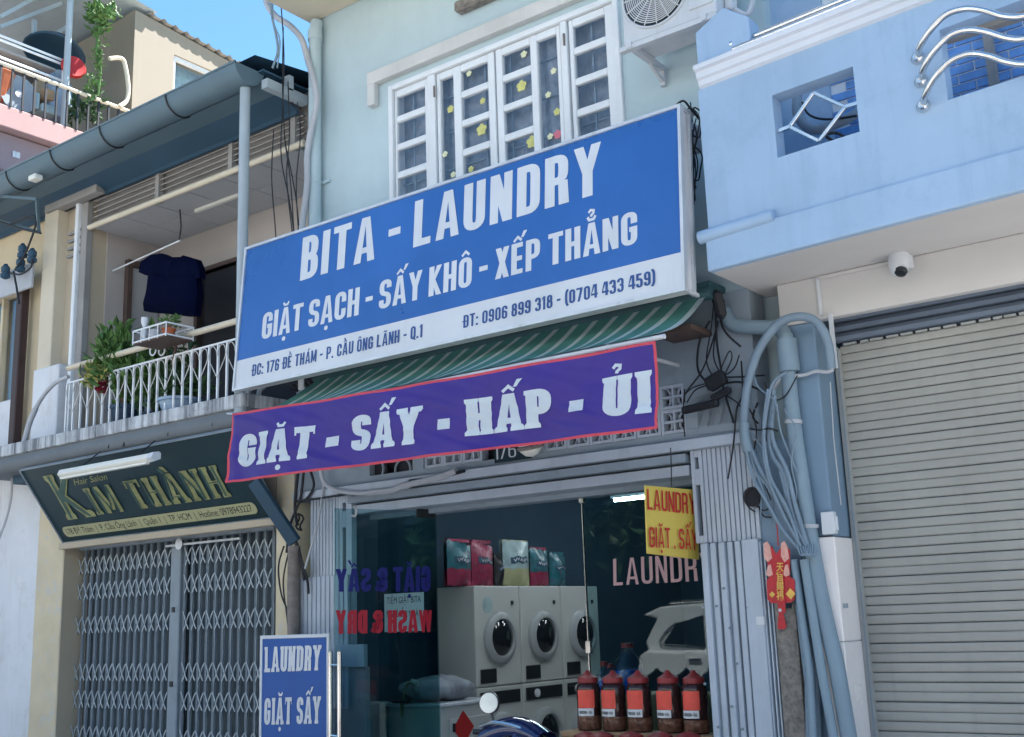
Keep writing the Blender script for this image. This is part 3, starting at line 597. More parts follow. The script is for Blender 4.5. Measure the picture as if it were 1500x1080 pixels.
MB().box(W(484,946,-.05).x, W(536,946,-.05).x, -.06, .0, 0, 1.18).build('gate_leaf', M['gategrey'], GL, bev=.006)

# ------------------------------------------------ glass front
FR = thing('glass_shopfront', 'tinted fixed glass panes of the laundry front either side of the open door', 'shop window', (-5.3,.12,0))
GY = .30
x516, x640, x857, x1020 = -6.98, W(640,840,GY).x, W(857,840,GY).x, -3.70
MB().box(x516, x640-.004, GY, GY+.012, .02, 2.43).build('pane', M['gshop'], FR)
MB().box(x857, x1020+.09, GY, GY+.012, .02, 2.43).build('pane', M['gshop'], FR)
MB().box(x857-.003, x857+.003, GY-.005, GY+.017, .02, 2.43).build('pane_edge', M['steel'], FR)
for z in (2.36, 1.25): MB().box(x857-.02, x857+.02, GY-.015, GY+.025, z, z+.09).build('patch_fitting', M['steel'], FR, bev=.004)
tR = W(899,858,GY-.005); tS = W(898.5,819,GY-.005); tE = W(1047,851,GY-.005)
text(FR, 'window_lettering', 'LAUNDRY', bil(tR, (tE.x,GY-.005,tR.z), tS, (tE.x,GY-.005,tS.z), (0,-1,0)), M['textpink'], tx=.13, ty=.11, gap=.12, lift=.002)
# swung open door leaf with mirrored lettering
H = V((x640, GY-.01, 0)); E_ = V((W(490,840,-.6).x, -.6, 0)); du = (E_-H).normalized(); dn = V((-du.y, du.x, 0)); dn = dn if dn.dot(CAM-H) > 0 else -dn
GD = thing('glass_door', 'open glass door leaf with mirrored blue and red lettering and a long steel handle', 'door', H)
LW = (E_-H).length
MB().obox(H+du*LW/2+V((0,0,1.22)), du*LW/2, dn*.005, V((0,0,1.20))).build('pane', M['gshop'], GD)
MB().obox(H+du*.09+V((0,0,2.40)), du*.09, dn*.012, V((0,0,.035))).build('patch_fitting', M['darkplastic'], GD, bev=.004)
MB().tube([H+du*(LW-.04)+V((0,0,z))+dn*.0 for z in (0.02, 2.4)], .004, 6).build('edge_strip', M['gategrey'], GD)
def leafpt(px, py): return plane_hit(px, py, H, dn)
a = leafpt(630,867); b = leafpt(630,829); c = leafpt(491,867); d = leafpt(491,834)
text(GD, 'blue_lettering', 'GIẶT & SẤY', bil(a, c, b, d, dn), M['textblue'], tx=.26, ty=.18, cw=.56, gap=.06, lift=.006)
a = leafpt(632,926); b = leafpt(632,894); c = leafpt(491,929); d = leafpt(491,894)
text(GD, 'red_lettering', 'WASH & DRY', bil(a, c, b, d, dn), M['textred'], tx=.26, ty=.18, cw=.56, gap=.06, lift=.006)
for s, dx in ((1, .0),):
    for off in (-.075, .075):
        p = leafpt(487, 1000); q = H + du*((p-H).dot(du)-.02) + dn*off
        hz0, hz1 = .55, leafpt(487,955).z
        MB().tube([V((q.x, q.y, hz0)), V((q.x, q.y, hz1))], .017, 12).build('handle', M['steel'], GD, smooth=True)
    for z in (hz1-.1, hz1-.62):
        q = H + du*((p-H).dot(du)-.02); MB().tube([V((q.x, q.y, z))-dn*.075, V((q.x, q.y, z))+dn*.075], .010, 8).build('handle_mount', M['steel'], GD)
p0 = leafpt(516,742)+dn*.02
MB().tube(spline([p0, p0+V((.03,0,-.03)), p0+V((.02,0,-.08)), p0+V((-.02,0,-.07))], 5), .009).build('top_hook', M['wiregrey'], GD)
# paper notice inside the left pane
PN = thing('paper_notice', 'white paper price notice with black print behind the open glass door', 'notice', W(592,925,.27))
nx0, nx1, nz0, nz1 = W(563,895,.27).x, W(621,895,.27).x, W(592,925,.27).z, W(592,869,.27).z
MB().box(nx0, nx1, .27, .272, nz0, nz1).build('sheet', M['paper'], PN)
h = (nz1-nz0)
for k, tt in enumerate(('TIỆM GIẶT BITA', 'NGHỈ LỄ 2 NGÀY')):
    z = nz1-h*(.26+.36*k); fonttext(PN, 'print', tt, bil((nx0+.03,.269,z),(nx1-.03,.269,z),(nx0+.03,.269,z+h*.17),(nx1-.03,.269,z+h*.17),(0,-1,0)), M['black'], lift=.001)
# ------------------------------------------------ yellow hanging sign
YS = thing('yellow_sign', 'yellow hanging sign with red lettering inside the glass at the right of the entrance', 'sign', W(985,815,.4))
A0 = W(945,711,-.42); B0 = W(1022,718,.06); A1 = W(948.5,811,-.42); B1 = W(1024,820,.06)
zt_ = max(A0.z, B0.z); n = (B0-A0).cross(V((0,0,1))).normalized(); n = n if n.dot(CAM-A0) > 0 else -n
mm = MB(); Q = [A0, B0, B1, A1]; mm.prism([q for q in Q], n*-.012); mm.build('board', M['yellow'], YS, bev=.002)
def ysp(px, py): return plane_hit(px, py, A0, n)
text(YS, 'lettering', 'LAUNDRY', bil(ysp(947.8,746.5), ysp(1018,754), ysp(947,716.5), ysp(1017,724), n), M['red'], tx=.13, ty=.12, lift=.003)
text(YS, 'lettering', 'GIẶT . SẤY', bil(ysp(951,802), ysp(1021,806), ysp(950,772), ysp(1020,776), n), M['red'], tx=.13, ty=.12, lift=.003)
MB().tube([A0+V((.12,.14,-.01)), V((A0.x+.12, A0.y+.16, 2.6))], .004, 5).build('hanging_wire', M['wire'], YS)

# ================================================================== MAIN SIGN
TL = W(362,368,-.62); XLs = TL.x; BLs = WX(347,568,XLs); TR = W(993,156,-.62); XRs = TR.x; BRs = WX(998,424,XRs)
zT = (TL.z+TR.z)/2; zB = (BLs.z+BRs.z)/2; yT = -.62; yB = (BLs.y+BRs.y)/2
S0 = V((XLs, yB, zB)); su = V((1,0,0)); sv = (V((XLs, yT, zT))-S0); SH = sv.length; sv.normalize(); sn = su.cross(sv); SLn = XRs-XLs
MS = thing('laundry_sign', 'large blue and white light box sign reading BITA LAUNDRY across the facade', 'sign', ((XLs+XRs)/2, yB+.1, zB))
def SP(u, v, d=0): return S0 + su*u + sv*v + sn*d
bandv = (plane_hit(351,528,S0,sn)-S0).dot(sv); bandv2 = (plane_hit(996,370,S0,sn)-S0).dot(sv); bv = (bandv+bandv2)/2
dep = .14
m = MB(); m.prism([SP(.004,.004,-.004), SP(.004,SH-.004,-.004), SP(.004,SH-.004,-.004)+V((0,dep*.8,0)), SP(.004,.004,-.004)+V((0,dep*1.1,0))], su*(SLn-.008)); m.build('light_box', M['signside'], MS)
m = MB(); m.quad(SP(0,bv), SP(SLn,bv), SP(SLn,SH), SP(0,SH)); m.build('blue_face', M['signblue'], MS)
m = MB(); m.quad(SP(0,0), SP(SLn,0), SP(SLn,bv), SP(0,bv)); m.build('white_band', M['signwhite'], MS)
e = .022
for (u0,u1,v0,v1) in ((-e,SLn+e,SH,SH+e),(-e,SLn+e,-e,0),(-e,0,0,SH),(SLn,SLn+e,0,SH)):
    MB().obox(SP((u0+u1)/2,(v0+v1)/2,-.01), su*(u1-u0)/2, sv*(v1-v0)/2, sn*.024).build('edge_trim', M['alu'], MS)
for (v0,v1) in ((-e,0),(SH,SH+e)):
    MB().obox(SP(SLn+.012,(v0+v1)/2,-.04)+V((0,dep/2,0)), su*.010, V((0,0,.012)), V((0,dep/2,0))).build('edge_trim', M['alu'], MS)
MB().obox(SP(SLn+.004, SH/2, -.0)+V((0,dep*.98,0)), su*.014, sv*(SH/2+e), sn*.012).build('edge_trim', M['alu'], MS)
def sgp(px, py): return plane_hit(px, py, S0, sn)
def sline(name, t, bl, br, tl, tr, mt, **kw):
    a = sgp(*bl); b = sgp(*br); c = sgp(*tl); d = sgp(*tr); vb_ = ((a-S0).dot(sv)+(b-S0).dot(sv))/2; vt = ((c-S0).dot(sv)+(d-S0).dot(sv))/2
    u0 = (a-S0).dot(su); u1 = (b-S0).dot(su)
    return text(MS, name, t, bil(SP(u0,vb_), SP(u1,vb_), SP(u0,vt), SP(u1,vt), sn), mt, **kw)
sline('lettering', 'BITA - LAUNDRY', (439.5,411.5), (881,283), (442.5,348.5), (886,206.5), M['signwhite'], tx=.225, ty=.15, cw=.54, gap=.115, space=.26)
sline('lettering', 'GIẶT SẠCH - SẤY KHÔ - XẾP THẲNG', (383,497), (934,358), (385.6,459), (931,309.7), M['signwhite'], tx=.215, ty=.15, cw=.54, gap=.085, space=.22)
sline('lettering', 'ĐC: 176 ĐỀ THÁM - P. CẦU ÔNG LÃNH - Q.1', (368.5,550.5), (619,495.5), (369.5,533.5), (619.5,476.5), M['signink'], tx=.185, ty=.14, cw=.48, gap=.09, space=.28)
sline('lettering', 'ĐT: 0906 899 318 - (0704 433 459)', (678,480.5), (960.5,417), (678.6,462.5), (960.5,395.5), M['signink'], tx=.185, ty=.14, cw=.48, gap=.09, space=.26)
for u in (.3, 2.0, 3.6): MB().bar(SP(u, SH*.8, -dep), V((SP(u,0,0).x, 0, zT-.1)), .04, .04).build('bracket', M['rust'], MS)
# wiring box behind the sign's right end
WB = thing('cable_coil', 'black wiring coil and grey junction box behind the right end of the laundry sign', 'cables', W(1017,200,-.3))
a = W(1020,200,-.28); MB().box(a.x-.10, a.x+.0, -.36, -.2, a.z-.10, a.z+.10).build('junction_box', M['wiregrey'], WB, bev=.01)
for k, (px, py, r) in enumerate(((1013,186,.10),(1020,180,.08),(1018,240,.09))):
    c = W(px, py, -.42+.03*k); MB().tube([c+V((math.cos(t)*r*.6, .02*math.sin(3*t), math.sin(t)*r*1.3)) for t in [j*.35 for j in range(18)]], .006, 6, closed=True).build('cable_loop', M['wire'], WB)
R = random.Random(3)
for k in range(6):
    p = [W(1010+R.uniform(-2,12), y_, -.3-.03*k) for y_ in (150+8*k, 200, 240, 270+6*k)]; MB().tube(spline(p), .005, 5).build('cable', M['wire'], WB)
a = W(1000,152,-.5)
MB().tube(spline([W(985,160,-.6), W(1000,148,-.6), W(1012,160,-.5), W(1030,182,-.3)]), .008, 6).build('cable', M['wire'], WB)

# ================================================================== AWNING AND BANNER
BY = -1.05
bTL = W(342,606,BY); bTR = W(962,500,BY); bBL = W(332,708,BY-.06); bBR = W(967,629,BY)
zf = (bTL.z+bTR.z)/2+.01
AW = thing('awning', 'retractable green and white striped awning under the laundry sign', 'awning', (-5.3,-.5,3.3))
tz = 3.62; ty_ = -.22
x0a, x1a = -7.2, W(1045,445,ty_).x
MB().tube([V((x0a, ty_, tz)), V((x1a, ty_, tz))], .05, 14).build('roller_tube', M['awndark'], AW, smooth=True)
MB().box(x0a, x1a, ty_-.02, -.014, tz+.03, tz+.08).build('cover_board', M['awndark'], AW, bev=.01)
ns = 44
for k in range(ns):
    ua, ub = ((k//2)*2/ns, (k//2)*2/ns+1.42/ns) if k % 2 == 0 else ((k//2)*2/ns+1.42/ns, (k//2)*2/ns+2/ns)
    def f(u, v, ua=ua, ub=ub):
        uu = ua+(ub-ua)*u; xt = x0a+.05+(x1a-.08-x0a)*uu; xb = bTL.x+.02+(bTR.x-bTL.x-.02)*uu
        sag = -.05*math.sin(math.pi*v) - .018*math.sin(uu*19)*math.sin(math.pi*v)
        return V((xt+(xb-xt)*v, ty_-.05+(BY+.03-ty_+.05)*v, tz-.04+(zf-tz+.04)*v+sag))
    MB().grid(f, 2, 8).build('canvas_stripe', M['awngreen' if k % 2 == 0 else 'awnwhite'], AW, smooth=True)
MB().tube([V((bTL.x, BY+.05, zf-.02)), V((bTR.x+.03, BY+.05, zf-.02))], .016, 10).build('front_bar', M['signwhite'], AW, smooth=True)
for x in (-6.9, -3.75): MB().tube([V((x, -.05, 3.2)), V((x+.02, BY+.05, zf-.01))], .015, 8).build('folding_arm', M['wiregrey'], AW)
MB().box(W(985,520,-.05).x, W(1022,500,-.05).x+.1, -.32, -.02, 3.37, 3.41).build('end_batten', M['brownwood'], AW, bev=.005)
BN = thing('banner', 'purple cloth banner with red hem and white lettering hanging from the awning', 'banner', ((bTL.x+bTR.x)/2, BY, bBL.z))
def ban(u, v, d=0):                                   # u along, v up (0 bottom, 1 top)
    t = bTL.lerp(bTR, u); b = bBL.lerp(bBR, u); t = V((t.x, BY, t.z)); p = b.lerp(t, v)
    edge = min(1, u*14); sag = -.012*math.sin(math.pi*u)*v - .003*math.sin(u*6.28*5)*v
    w = .010*math.sin(u*19+v*3)+.006*math.sin(u*41-v*5+1)+.012*mnoise.noise(V((u*60+v*14, v*5, 7)))*.22+.016*mnoise.noise(V((u*9, v*2.2, 0)))+.008*mnoise.noise(V((u*22+v*9, v*3, 2)))
    fold = -.012*math.exp(-((u-.012-.012*(1-v))/.010)**2)
    return p + V((0, (-.02+w*1.3+fold)*(1.15-v*.65) - d, sag))
def bann(u, v, eps=.004):
    a = ban(u+eps, v)-ban(u-eps, v); b = ban(u, v+eps)-ban(u, v-eps); return a.cross(b).normalized()
hm = .034
MB().grid(lambda u, v: ban(hm*.2+u*(1-hm*.35), hm+v*(1-2*hm)), 300, 30).build('cloth', M['cloth'], BN, smooth=True)
m = MB(); m.grid(lambda u, v: ban(u, v*hm), 160, 1); m.grid(lambda u, v: ban(u, 1-hm+v*hm), 160, 1); m.grid(lambda u, v: ban(u*hm*.2, hm+v*(1-2*hm)), 2, 20); m.grid(lambda u, v: ban(1-hm*.15+u*hm*.15, hm+v*(1-2*hm)), 2, 20)
m.build('hem', M['clothred'], BN, smooth=True)
def buv(px, py):                                      # pixel to banner coordinates
    p = W(px, py, BY-.055)
    lo = V((0, 0)); u = .5; v = .5
    for _ in range(12):
        t = bTL.lerp(bTR, u); b = bBL.lerp(bBR, u); v = (p.z-b.z)/(t.z-b.z); e0 = b.lerp(t, v); u += (p.x-e0.x)/(bTR.x-bTL.x)
    return u, v
words = [('GIẶT', (348,685), (460,670), (349,636.5), (460,621)), ('-', (476,655), (494,652), None, None), ('SẤY', (512,661), (615,649), (513,608), (617,592)),
         ('-', (639,629), (657,627), None, None), ('HẤP', (680,638), (806,623), (680,583), (806,566)), ('-', (831,603), (852,600), None, None), ('ỦI', (882,611), (951,603.5), (878,553), (949,540))]
for t, bl, br, tl, tr in words:
    if t == '-':
        a = buv(*bl); b = buv(*br); m = MB(); h = .135
        m.grid(lambda u, v: ban(a[0]+(b[0]-a[0])*u, a[1]+(b[1]-a[1])*u+h*v, .005), 8, 6); m.build('lettering', M['clothwhite'], BN, smooth=False); continue
    a = buv(*bl); b = buv(*br); c = buv(*tl); d = buv(*tr)
    def fn(u, v, a=a, b=b, c=c, d=d):
        uu = a[0]+(b[0]-a[0])*u; vv = a[1]+(b[1]-a[1])*u + ((c[1]-a[1])*(1-u)+(d[1]-b[1])*u)*v
        return ban(uu, vv, .0040), V((0,-1,0))
    text(BN, 'lettering', t, fn, M['clothwhite'], sub=.06, tx=.29, ty=.19, cw=.62, gap=.10, serif=.045, layer=.0003)
MB().tube(spline([ban(0,.99), ban(0,.99)+V((-.06,.02,.02)), V((bTL.x-.12, -.5, zf+.15))]), .005, 5).build('tie_string', M['signwhite'], BN)

# ================================================================== LEFT BUILDING (dark green shop sign, balcony above)
KX0, KX1 = -11.24, -7.72
KB = thing('balcony_building', 'beige old shop house at the left with a balcony and a grey eave gutter', 'building', (-9.6, .1, 0))
gy = .155
m = MB(); m.box(-14.5, -11.75, -.04, .2, 0, 3.36); m.build('whitewashed_wall', M['palewall'], KB)
m = MB(); m.box(-11.745, KX0, -.05, .6, 0, 3.36); m.build('corner_pier', M['yellowwall'], KB, bev=.01)
m = MB(); m.box(KX0+.001, KX0+.012, -.045, .6, 0, 2.6); m.build('jamb_face', M['beige'], KB)
xk = W(405,820,-.02).x
m = MB(); m.box(xk, -7.69, -.03, .5, 0, 3.36); m.build('right_pier', M['yellowwall'], KB, bev=.008)
m = MB(); m.box(KX0, xk, -.03, .5, 2.47, 3.36); m.build('gate_header', M['beige'], KB)
# balcony slab, cove under it
slab_y = -.60
sl_ = MB().box(-15, -7.70, slab_y, .0, 3.395, 3.52).build('balcony_slab', M['slab'], KB, bev=.012, seg=2)
cv = MB(); pr = [(slab_y+.03,3.395)]+[(slab_y+.11+.10*math.cos(math.radians(a)), 3.315+.085*math.sin(math.radians(a))) for a in range(170, 281, 15)]+[(-.42,3.23),(-.03,3.23),(-.03,3.395)]
cv.prism([V((-12.2, y, z)) for y, z in pr][::-1], (4.5,0,0)); cv.build('cove_moulding', M['cove'], KB, smooth=True)
for px, py in ((163,646),(185,643),(250,627),(315,613)):
    p = W(px, py, -.55); MB().tube(spline([p, p+V((.02,-.03,-.03)), p+V((.0,-.03,-.07)), p+V((-.03,-.01,-.05))], 4), .008, 5).build('hook', M['black'], sl_)
# recess of the balcony
ceil_z, lv_z, bky, lxw = 5.99, 6.31, .93, -11.09
m = MB(); m.box(lxw-.45, lxw, .22, 1.5, 3.52, 6.9); m.build('recess_side_wall', M['room'], KB)
dx0, dx1, dz1 = W(288,403,bky).x, W(352,385,bky).x+1.3, 5.50
m = MB(); m.holed(lxw, -7.72, 3.52, 6.9, bky, bky+.15, [(dx0, -8.1, 3.53, dz1)]); m.build('recess_back_wall', M['room'], KB)
m = MB(); m.box(-12, -7.72, .0, 1.4, 3.35, 3.50); m.build('balcony_floor', M['slab'], KB)
m = MB(); m.box(dx0+.061, -8.101, bky+.05, bky+.08, 3.53, dz1-.001); m.build('interior_shade_panel', M['roomdark'], KB)  # dark panel at the doorway paints the unlit room's shade
m = MB(); m.box(dx0-.0, dx0+.06, bky-.03, bky+.1, 3.53, dz1+.05); m.box(dx0+.06, -8.1, bky-.03, bky+.1, dz1, dz1+.05); m.build('door_frame', M['brownwood'], KB, bev=.004)
fx = W(188,400,.75).x
m = MB(); m.box(lxw+.002, lxw+.07, .45, .52, 3.53, 5.72); m.box(lxw+.002, lxw+.07, .52, .88, 5.65, 5.72); m.build('inner_door_frame', M['brownwood'], KB, bev=.004)
MB().box(lxw+.002, lxw+.03, .522, .90, 3.53, 5.64).build('inner_door', M['tilegrey'], KB)
# ceiling boards
nx, ny = 6, 2
for i in range(nx):
    for j in range(ny):
        xa = lxw+(-7.72-lxw)*i/nx; xb = lxw+(-7.72-lxw)*(i+1)/nx; ya = .0+bky*j/ny; yb = .0+bky*(j+1)/ny
        MB().box(xa+.006, xb-.006, ya+.006, yb-.006, ceil_z, ceil_z+.02).build('ceiling_board', M['tilegrey'], KB)
MB().box(lxw, -7.72, .0, bky, ceil_z+.02, ceil_z+.05).build('ceiling_backing', M['roomdark'], KB)
MB().box(W(285,298,.4).x, W(330,283,.4).x+.2, .40, .44, ceil_z-.035, ceil_z).build('ceiling_lamp', M['tubeoff'], KB)
# louvre band and rail
for k in range(5):
    z = ceil_z+.07+k*.062; MB().obox(V(((-11.09-7.6)/2, .03, z)), V((1.72,0,0)), V((0,.025,.014)), V((0,-.002,.005))).build('louvre', M['timber'], KB)
MB().box(lxw, -7.6, .07, .10, ceil_z+.02, 6.6).build('louvre_backing', M['timber'], KB)
for px in (232, 338, 430): x = W(px, 255, 0).x; MB().box(x-.03, x+.03, -.015, .055, ceil_z, lv_z+.05).build('louvre_post', M['timber'], KB)
MB().tube([V((lxw+.0, -.02, ceil_z)), V((-7.58, -.02, ceil_z))], .032, 12).build('cross_pipe', M['overhang'], KB, smooth=True)
# left part of the facade, first floor
m = MB(); hx0, hx1, hz0, hz1 = -13.6, W(26,500).x, 4.2, W(22,425).z
m.holed(-14.5, W(66,400).x, 3.52, 6.5, .0, .2, [(hx0, hx1, hz0, hz1)]); m.build('first_floor_wall', M['paleyellow'], KB)
m = MB(); m.box(-14.5, hx1+.18, -.05, -.001, 3.52, 4.22); m.build('white_apron', M['palewall'], KB, bev=.008)
m = MB(); m.box(hx1-.05, hx1, -.02, .1, hz0, hz1); m.box(hx0, hx1-.05, -.02, .1, hz1-.06, hz1); m.box(hx1-.42, hx1-.37, .0, .08, hz0, hz1-.06); m.box(hx0, hx1+.06, -.05, .0, hz1+.002, hz1+.07); m.build('window_frame', M['yellowwall'], KB, bev=.004)
MB().box(hx0, hx1, .06, .07, hz0, hz1).build('window_pane', M['gwin'], KB); MB().box(hx0-.2, hx1+.3, .6, .65, hz0-.3, hz1+.3).build('window_backing', M['curtain'], KB)
pxl, pxr, py_ = W(61,400,-.12).x, W(80,400,-.12).x, -.12
m = MB(); m.box(pxl, pxr, py_, .2, 3.52, 6.42); m.build('pilaster', M['overhang'], KB, bev=.01)
m = MB(); m.box(pxr-.01, lxw-.02, .02, .22, 3.52, 6.5); m.build('pier_wall', M['beige'], KB)
m = MB(); m.box(pxl-.02, pxr+.22, py_-.02, .0, 3.522, 4.45); m.build('plinth_panel', M['palewall'], KB, bev=.01)
xw = W(113,450,-.04).x
m = MB(); m.box(xw-.05, xw+.01, -.09, -.03, 3.52, 6.30); m.build('white_post', M['white'], KB, bev=.006)
m = MB(); m.box(xw+.012, xw+.13, -.05, .03, 3.52, 6.30); m.build('grey_post', M['timber'], KB, bev=.006)
m = MB()
for k in range(4): m.box(W(101,330,-.05).x, W(120,330,-.05).x, -.06, -.02, 5.97-.09*k, 6.0-.09*k)
m.build('vent_grille', M['timber'], KB)
a_ = W(70,293,-.3); m = MB(); m.box(W(66,293,-.16).x, W(140,290,-.16).x, -.16, .0, 6.30, 6.42); m.build('eave_bracket', M['timber'], KB, bev=.005)
# eave: gutter, board, roof
gz, gr_ = 6.575, .17; ge = -7.69
m = MB(); pts = []
prof = [(-.60+gr_*math.cos(math.radians(a)), gz+gr_*math.sin(math.radians(a))) for a in range(180, 361, 15)]
vs = [V((x, y, z)) for x in (-15.2, ge) for y, z in prof]; n = len(prof); m.add(vs, [(i, i+1, n+i+1, n+i) for i in range(n-1)])
m.add([V((ge, y, z)) for y, z in prof], [tuple(range(n))]); m.tube([V((-15.2, prof[0][0], gz)), V((ge, prof[0][0], gz))], .014, 6)
m.build('gutter', M['gutter'], KB, smooth=True)
for px in (32, 95, 166, 262):
    x = W(px, 230, -.6).x; mm = MB(); mm.tube([V((x, -.60+(gr_+.006)*math.cos(math.radians(a)), gz+(gr_+.006)*math.sin(math.radians(a)))) for a in range(180, 330, 12)], .010, 5); mm.build('gutter_strap', M['black'], KB)
m = MB(); m.quad((-15.2,-.50,6.435),(-15.2,-.27,6.43),(-7.66,-.27,6.43),(-7.66,-.50,6.435)); m.build('eave_lining', M['gutter'], KB)
m = MB(); m.quad((-15.2,-.27,6.432),(-15.2,-.02,6.33),(-7.66,-.02,6.33),(-7.66,-.27,6.432)); m.box(-15.2, -7.66, -.05, -.02, 6.30, 6.40); m.build('eave_board', M['gutterdark'], KB)
m = MB(); 

m.box(-15.2, -7.62, -.50, 1.2, 6.56, 6.58)
m.quad((-15.2,-.60,6.68),(-7.62,-.60,6.68),(-7.62,1.2,6.90),(-15.2,1.2,6.90)); m.build('roof_sheet', M['gutterdark'], KB)
m = MB(); m.box(-7.64, -7.56, -.5, .0, 6.38, 6.47); m.box(W(418,140,-.2).x, -7.56, -.24, -.18, 6.45, 6.60); m.build('end_rafter', M['post'], KB)
m = MB(); m.box(-15.2, -7.72, 1.5, 9, 0, 6.6); m.build('rear_block', M['beige'], KB)
xp = W(352,560,-.57).x
p_ = MB().tube([V((xp, -.57, 3.52)), V((xp, -.57, gz-.12))], .048, 14).build('eave_post', M['post'], KB, smooth=True)
MB().tube([V((xp, -.57, 2.95)), V((xp, -.57, 3.395))], .048, 14).build('eave_post', M['post'], KB, smooth=True)
# awning strut between the two shops
ST = MB(); a = W(372,705,-.35); b = W(432,795,-.1); ST.bar(a, b, .13, .05); tag(ST.build('diagonal_strut', M['gutterdark'], bev=.006), 'dark steel diagonal strut right of the green shop sign below the banner', 'strut')

# floodlight on gutter
FL = tag(MB().obox(W(52,261,-.72), (.07,0,0), (0,.05,0), (0,0,.03)).build('flood_lamp', M['tubeoff'], bev=.015, seg=2), 'small square white flood lamp under the grey gutter at far left', 'lamp')

# ------------------------------------------------ balcony railing
RL = thing('balcony_railing', 'pale iron balcony railing with heart scrolls and a thick pipe handrail', 'railing', (-9.6, -.52, 3.52))
ry = -.50; rx0 = W(97,600,ry).x; rx1 = -7.80
rt = W(345,497,ry).z; 
MB().tube([V((rx0, ry, W(95,541,ry).z)), V((rx1, ry, W(345,471,ry).z))], .030, 12).build('handrail', M['overhang'], RL, smooth=True)
MB().box(rx0, rx1, ry-.008, ry+.008, rt-.008, rt+.008).build('top_bar', M['white'], RL)
nb = 22; step = (rx1-rx0)/nb
for i in range(nb+1):
    x = rx0+i*step; MB().box(x-.009, x+.009, ry-.009, ry+.009, 3.52, rt-.008).build('baluster', M['white'], RL)
for i in range(0, nb, 2):
    x = rx0+(i+1)*step; z0 = 3.86; s = step*.96
    pts = [V((x, ry-.012, 3.74)), V((x+s*.55, ry-.012, z0-.02)), V((x+s*.96, ry-.012, z0+.07)), V((x+s*.85, ry-.012, z0+.15)), V((x+s*.5, ry-.012, z0+.175)), V((x+s*.12, ry-.012, z0+.13)), V((x+.004, ry-.012, z0+.08))]
    mir = [V((2*x-p.x, p.y, p.z)) for p in pts]
    MB().tube(spline(pts, 5), .0045, 5).tube(spline(mir, 5), .0045, 5).build('heart_scroll', M['hood'], RL)
for px in (224, 237): c = W(px, 514, ry); MB().tube(arc(c, .045, 0, 360, 16), .008, 6, closed=True).build('ring', M['white'], RL)
p = [W(100,552,-.45), W(80,562,-.45), W(60,585,-.45), W(45,615,-.45), W(37,642,-.45), W(33,660,-.45)]
tag(MB().tube(spline(p, 8), [.022]*20+[.03]*21, 10).build('flexible_conduit', M['wiregrey'], smooth=True), 'grey flexible pipe curving down from the balcony handrail to the slab', 'pipe')
# brown conduit and insulators at far left
m = MB(); a = W(33,400,-.14); m.box(a.x-.07, a.x+.05, -.16, -.06, 3.53, 5.55); o = m.build('cable_duct', M['brown'], bev=.01); tag(o, 'dark brown vertical cable duct on the yellow wall at the far left', 'duct')
DUCT = o
for px, py in ((28,505),(28,556),(27,571),(27,610)): p = W(px, py, -.165); MB().lathe(p, [(.014,0),(.014,-.006)], 8, (0,1,0)).build('screw', M['signwhite'], o) if False else None
IN = thing('insulator_rack', 'grey insulator rack with three dark pots and wires at the far left', 'electrical rack', W(30,395,-.25))
a = W(-20,400,-.2); b = W(50,372,-.2); MB().box(a.x, b.x, -.22, -.18, 5.42, 5.72).build('back_plate', M['wiregrey'], IN, bev=.01)
for px, py in ((8,398),(30,388),(47,375),(33,368)):
    c = W(px, py, -.30); MB().lathe(c, [(.02,-.09),(.055,-.07),(.055,-.03),(.035,-.02),(.05,.0),(.05,.05),(.03,.07),(.02,.09)], 14).build('insulator', M['gutterdark'], IN, smooth=True)
for P in ([(12,330),(52,318),(40,365),(22,396)], [(0,325),(30,335),(60,342)], [(20,398),(24,420),(28,445)], [(14,400),(30,402),(45,392),(47,380)]):
    MB().tube(spline([W(x, y, -.35) for x, y in P]), .012, 6).build('cable', M['wire'], IN)
m = MB(); m.bar(W(-10,287,-.6), W(54,292,-.6), .03, .03); m.bar(W(-5,322,-.3), W(58,340,-.3), .03, .03); m.bar(W(54,293,-.4), W(57,342,-.3), .03, .03)
tag(m.build('steel_bracket', M['gutter']), 'dark steel bracket arms under the eave at the far left edge', 'bracket')
m = MB(); m.tube(spline([W(18,680,-.3), W(17,720,-.25), W(12,750,-.2), W(4,775,-.2), W(-6,800,-.2)]), .014, 6); tag(m.build('loose_cable', M['wiregrey'], smooth=True), 'grey loose cable hanging down the whitewashed wall at the far left', 'cable')
m = MB(); a = W(33,690,-.3); m.box(a.x-.1, a.x+.12, -.35, -.05, a.z-.14, a.z+.12); tag(m.build('sign_bracket', M['gutterdark'], bev=.01), 'dark steel bracket holding the left end of the green shop sign', 'bracket')

# ------------------------------------------------ things on the balcony
def pot(name, label, cat, c, r, h, mt, fol, seed, leafm, rad, n=500, size=.10, flat=1):
    t = thing(name, label, cat, c)
    MB().lathe(c, [(r*.72,0),(r*.95,h*.8),(r*1.06,h*.82),(r*1.06,h),(r*.9,h),(r*.85,h*.85)], 22).build('pot', mt, t, smooth=True)
    m = MB(); foliage(m, V(c)+V((0,0,h))+V(fol), rad, n, size, seed=seed); m.build('foliage', leafm, t)
    s = MB(); R = random.Random(seed)
    for _ in range(7): s.tube(spline([V(c)+V((0,0,h*.9)), V(c)+V((fol[0]*.5+R.uniform(-.05,.05), fol[1]*.5, h+fol[2]*.5)), V(c)+V((fol[0]+R.uniform(-rad[0],rad[0])*.6, fol[1], h+fol[2]+R.uniform(-.5,.6)*rad[2]))], 4), .006, 5)
    s.build('stem', M['stem'], t); return t
c = W(172,603,-.42); c.z = 3.52
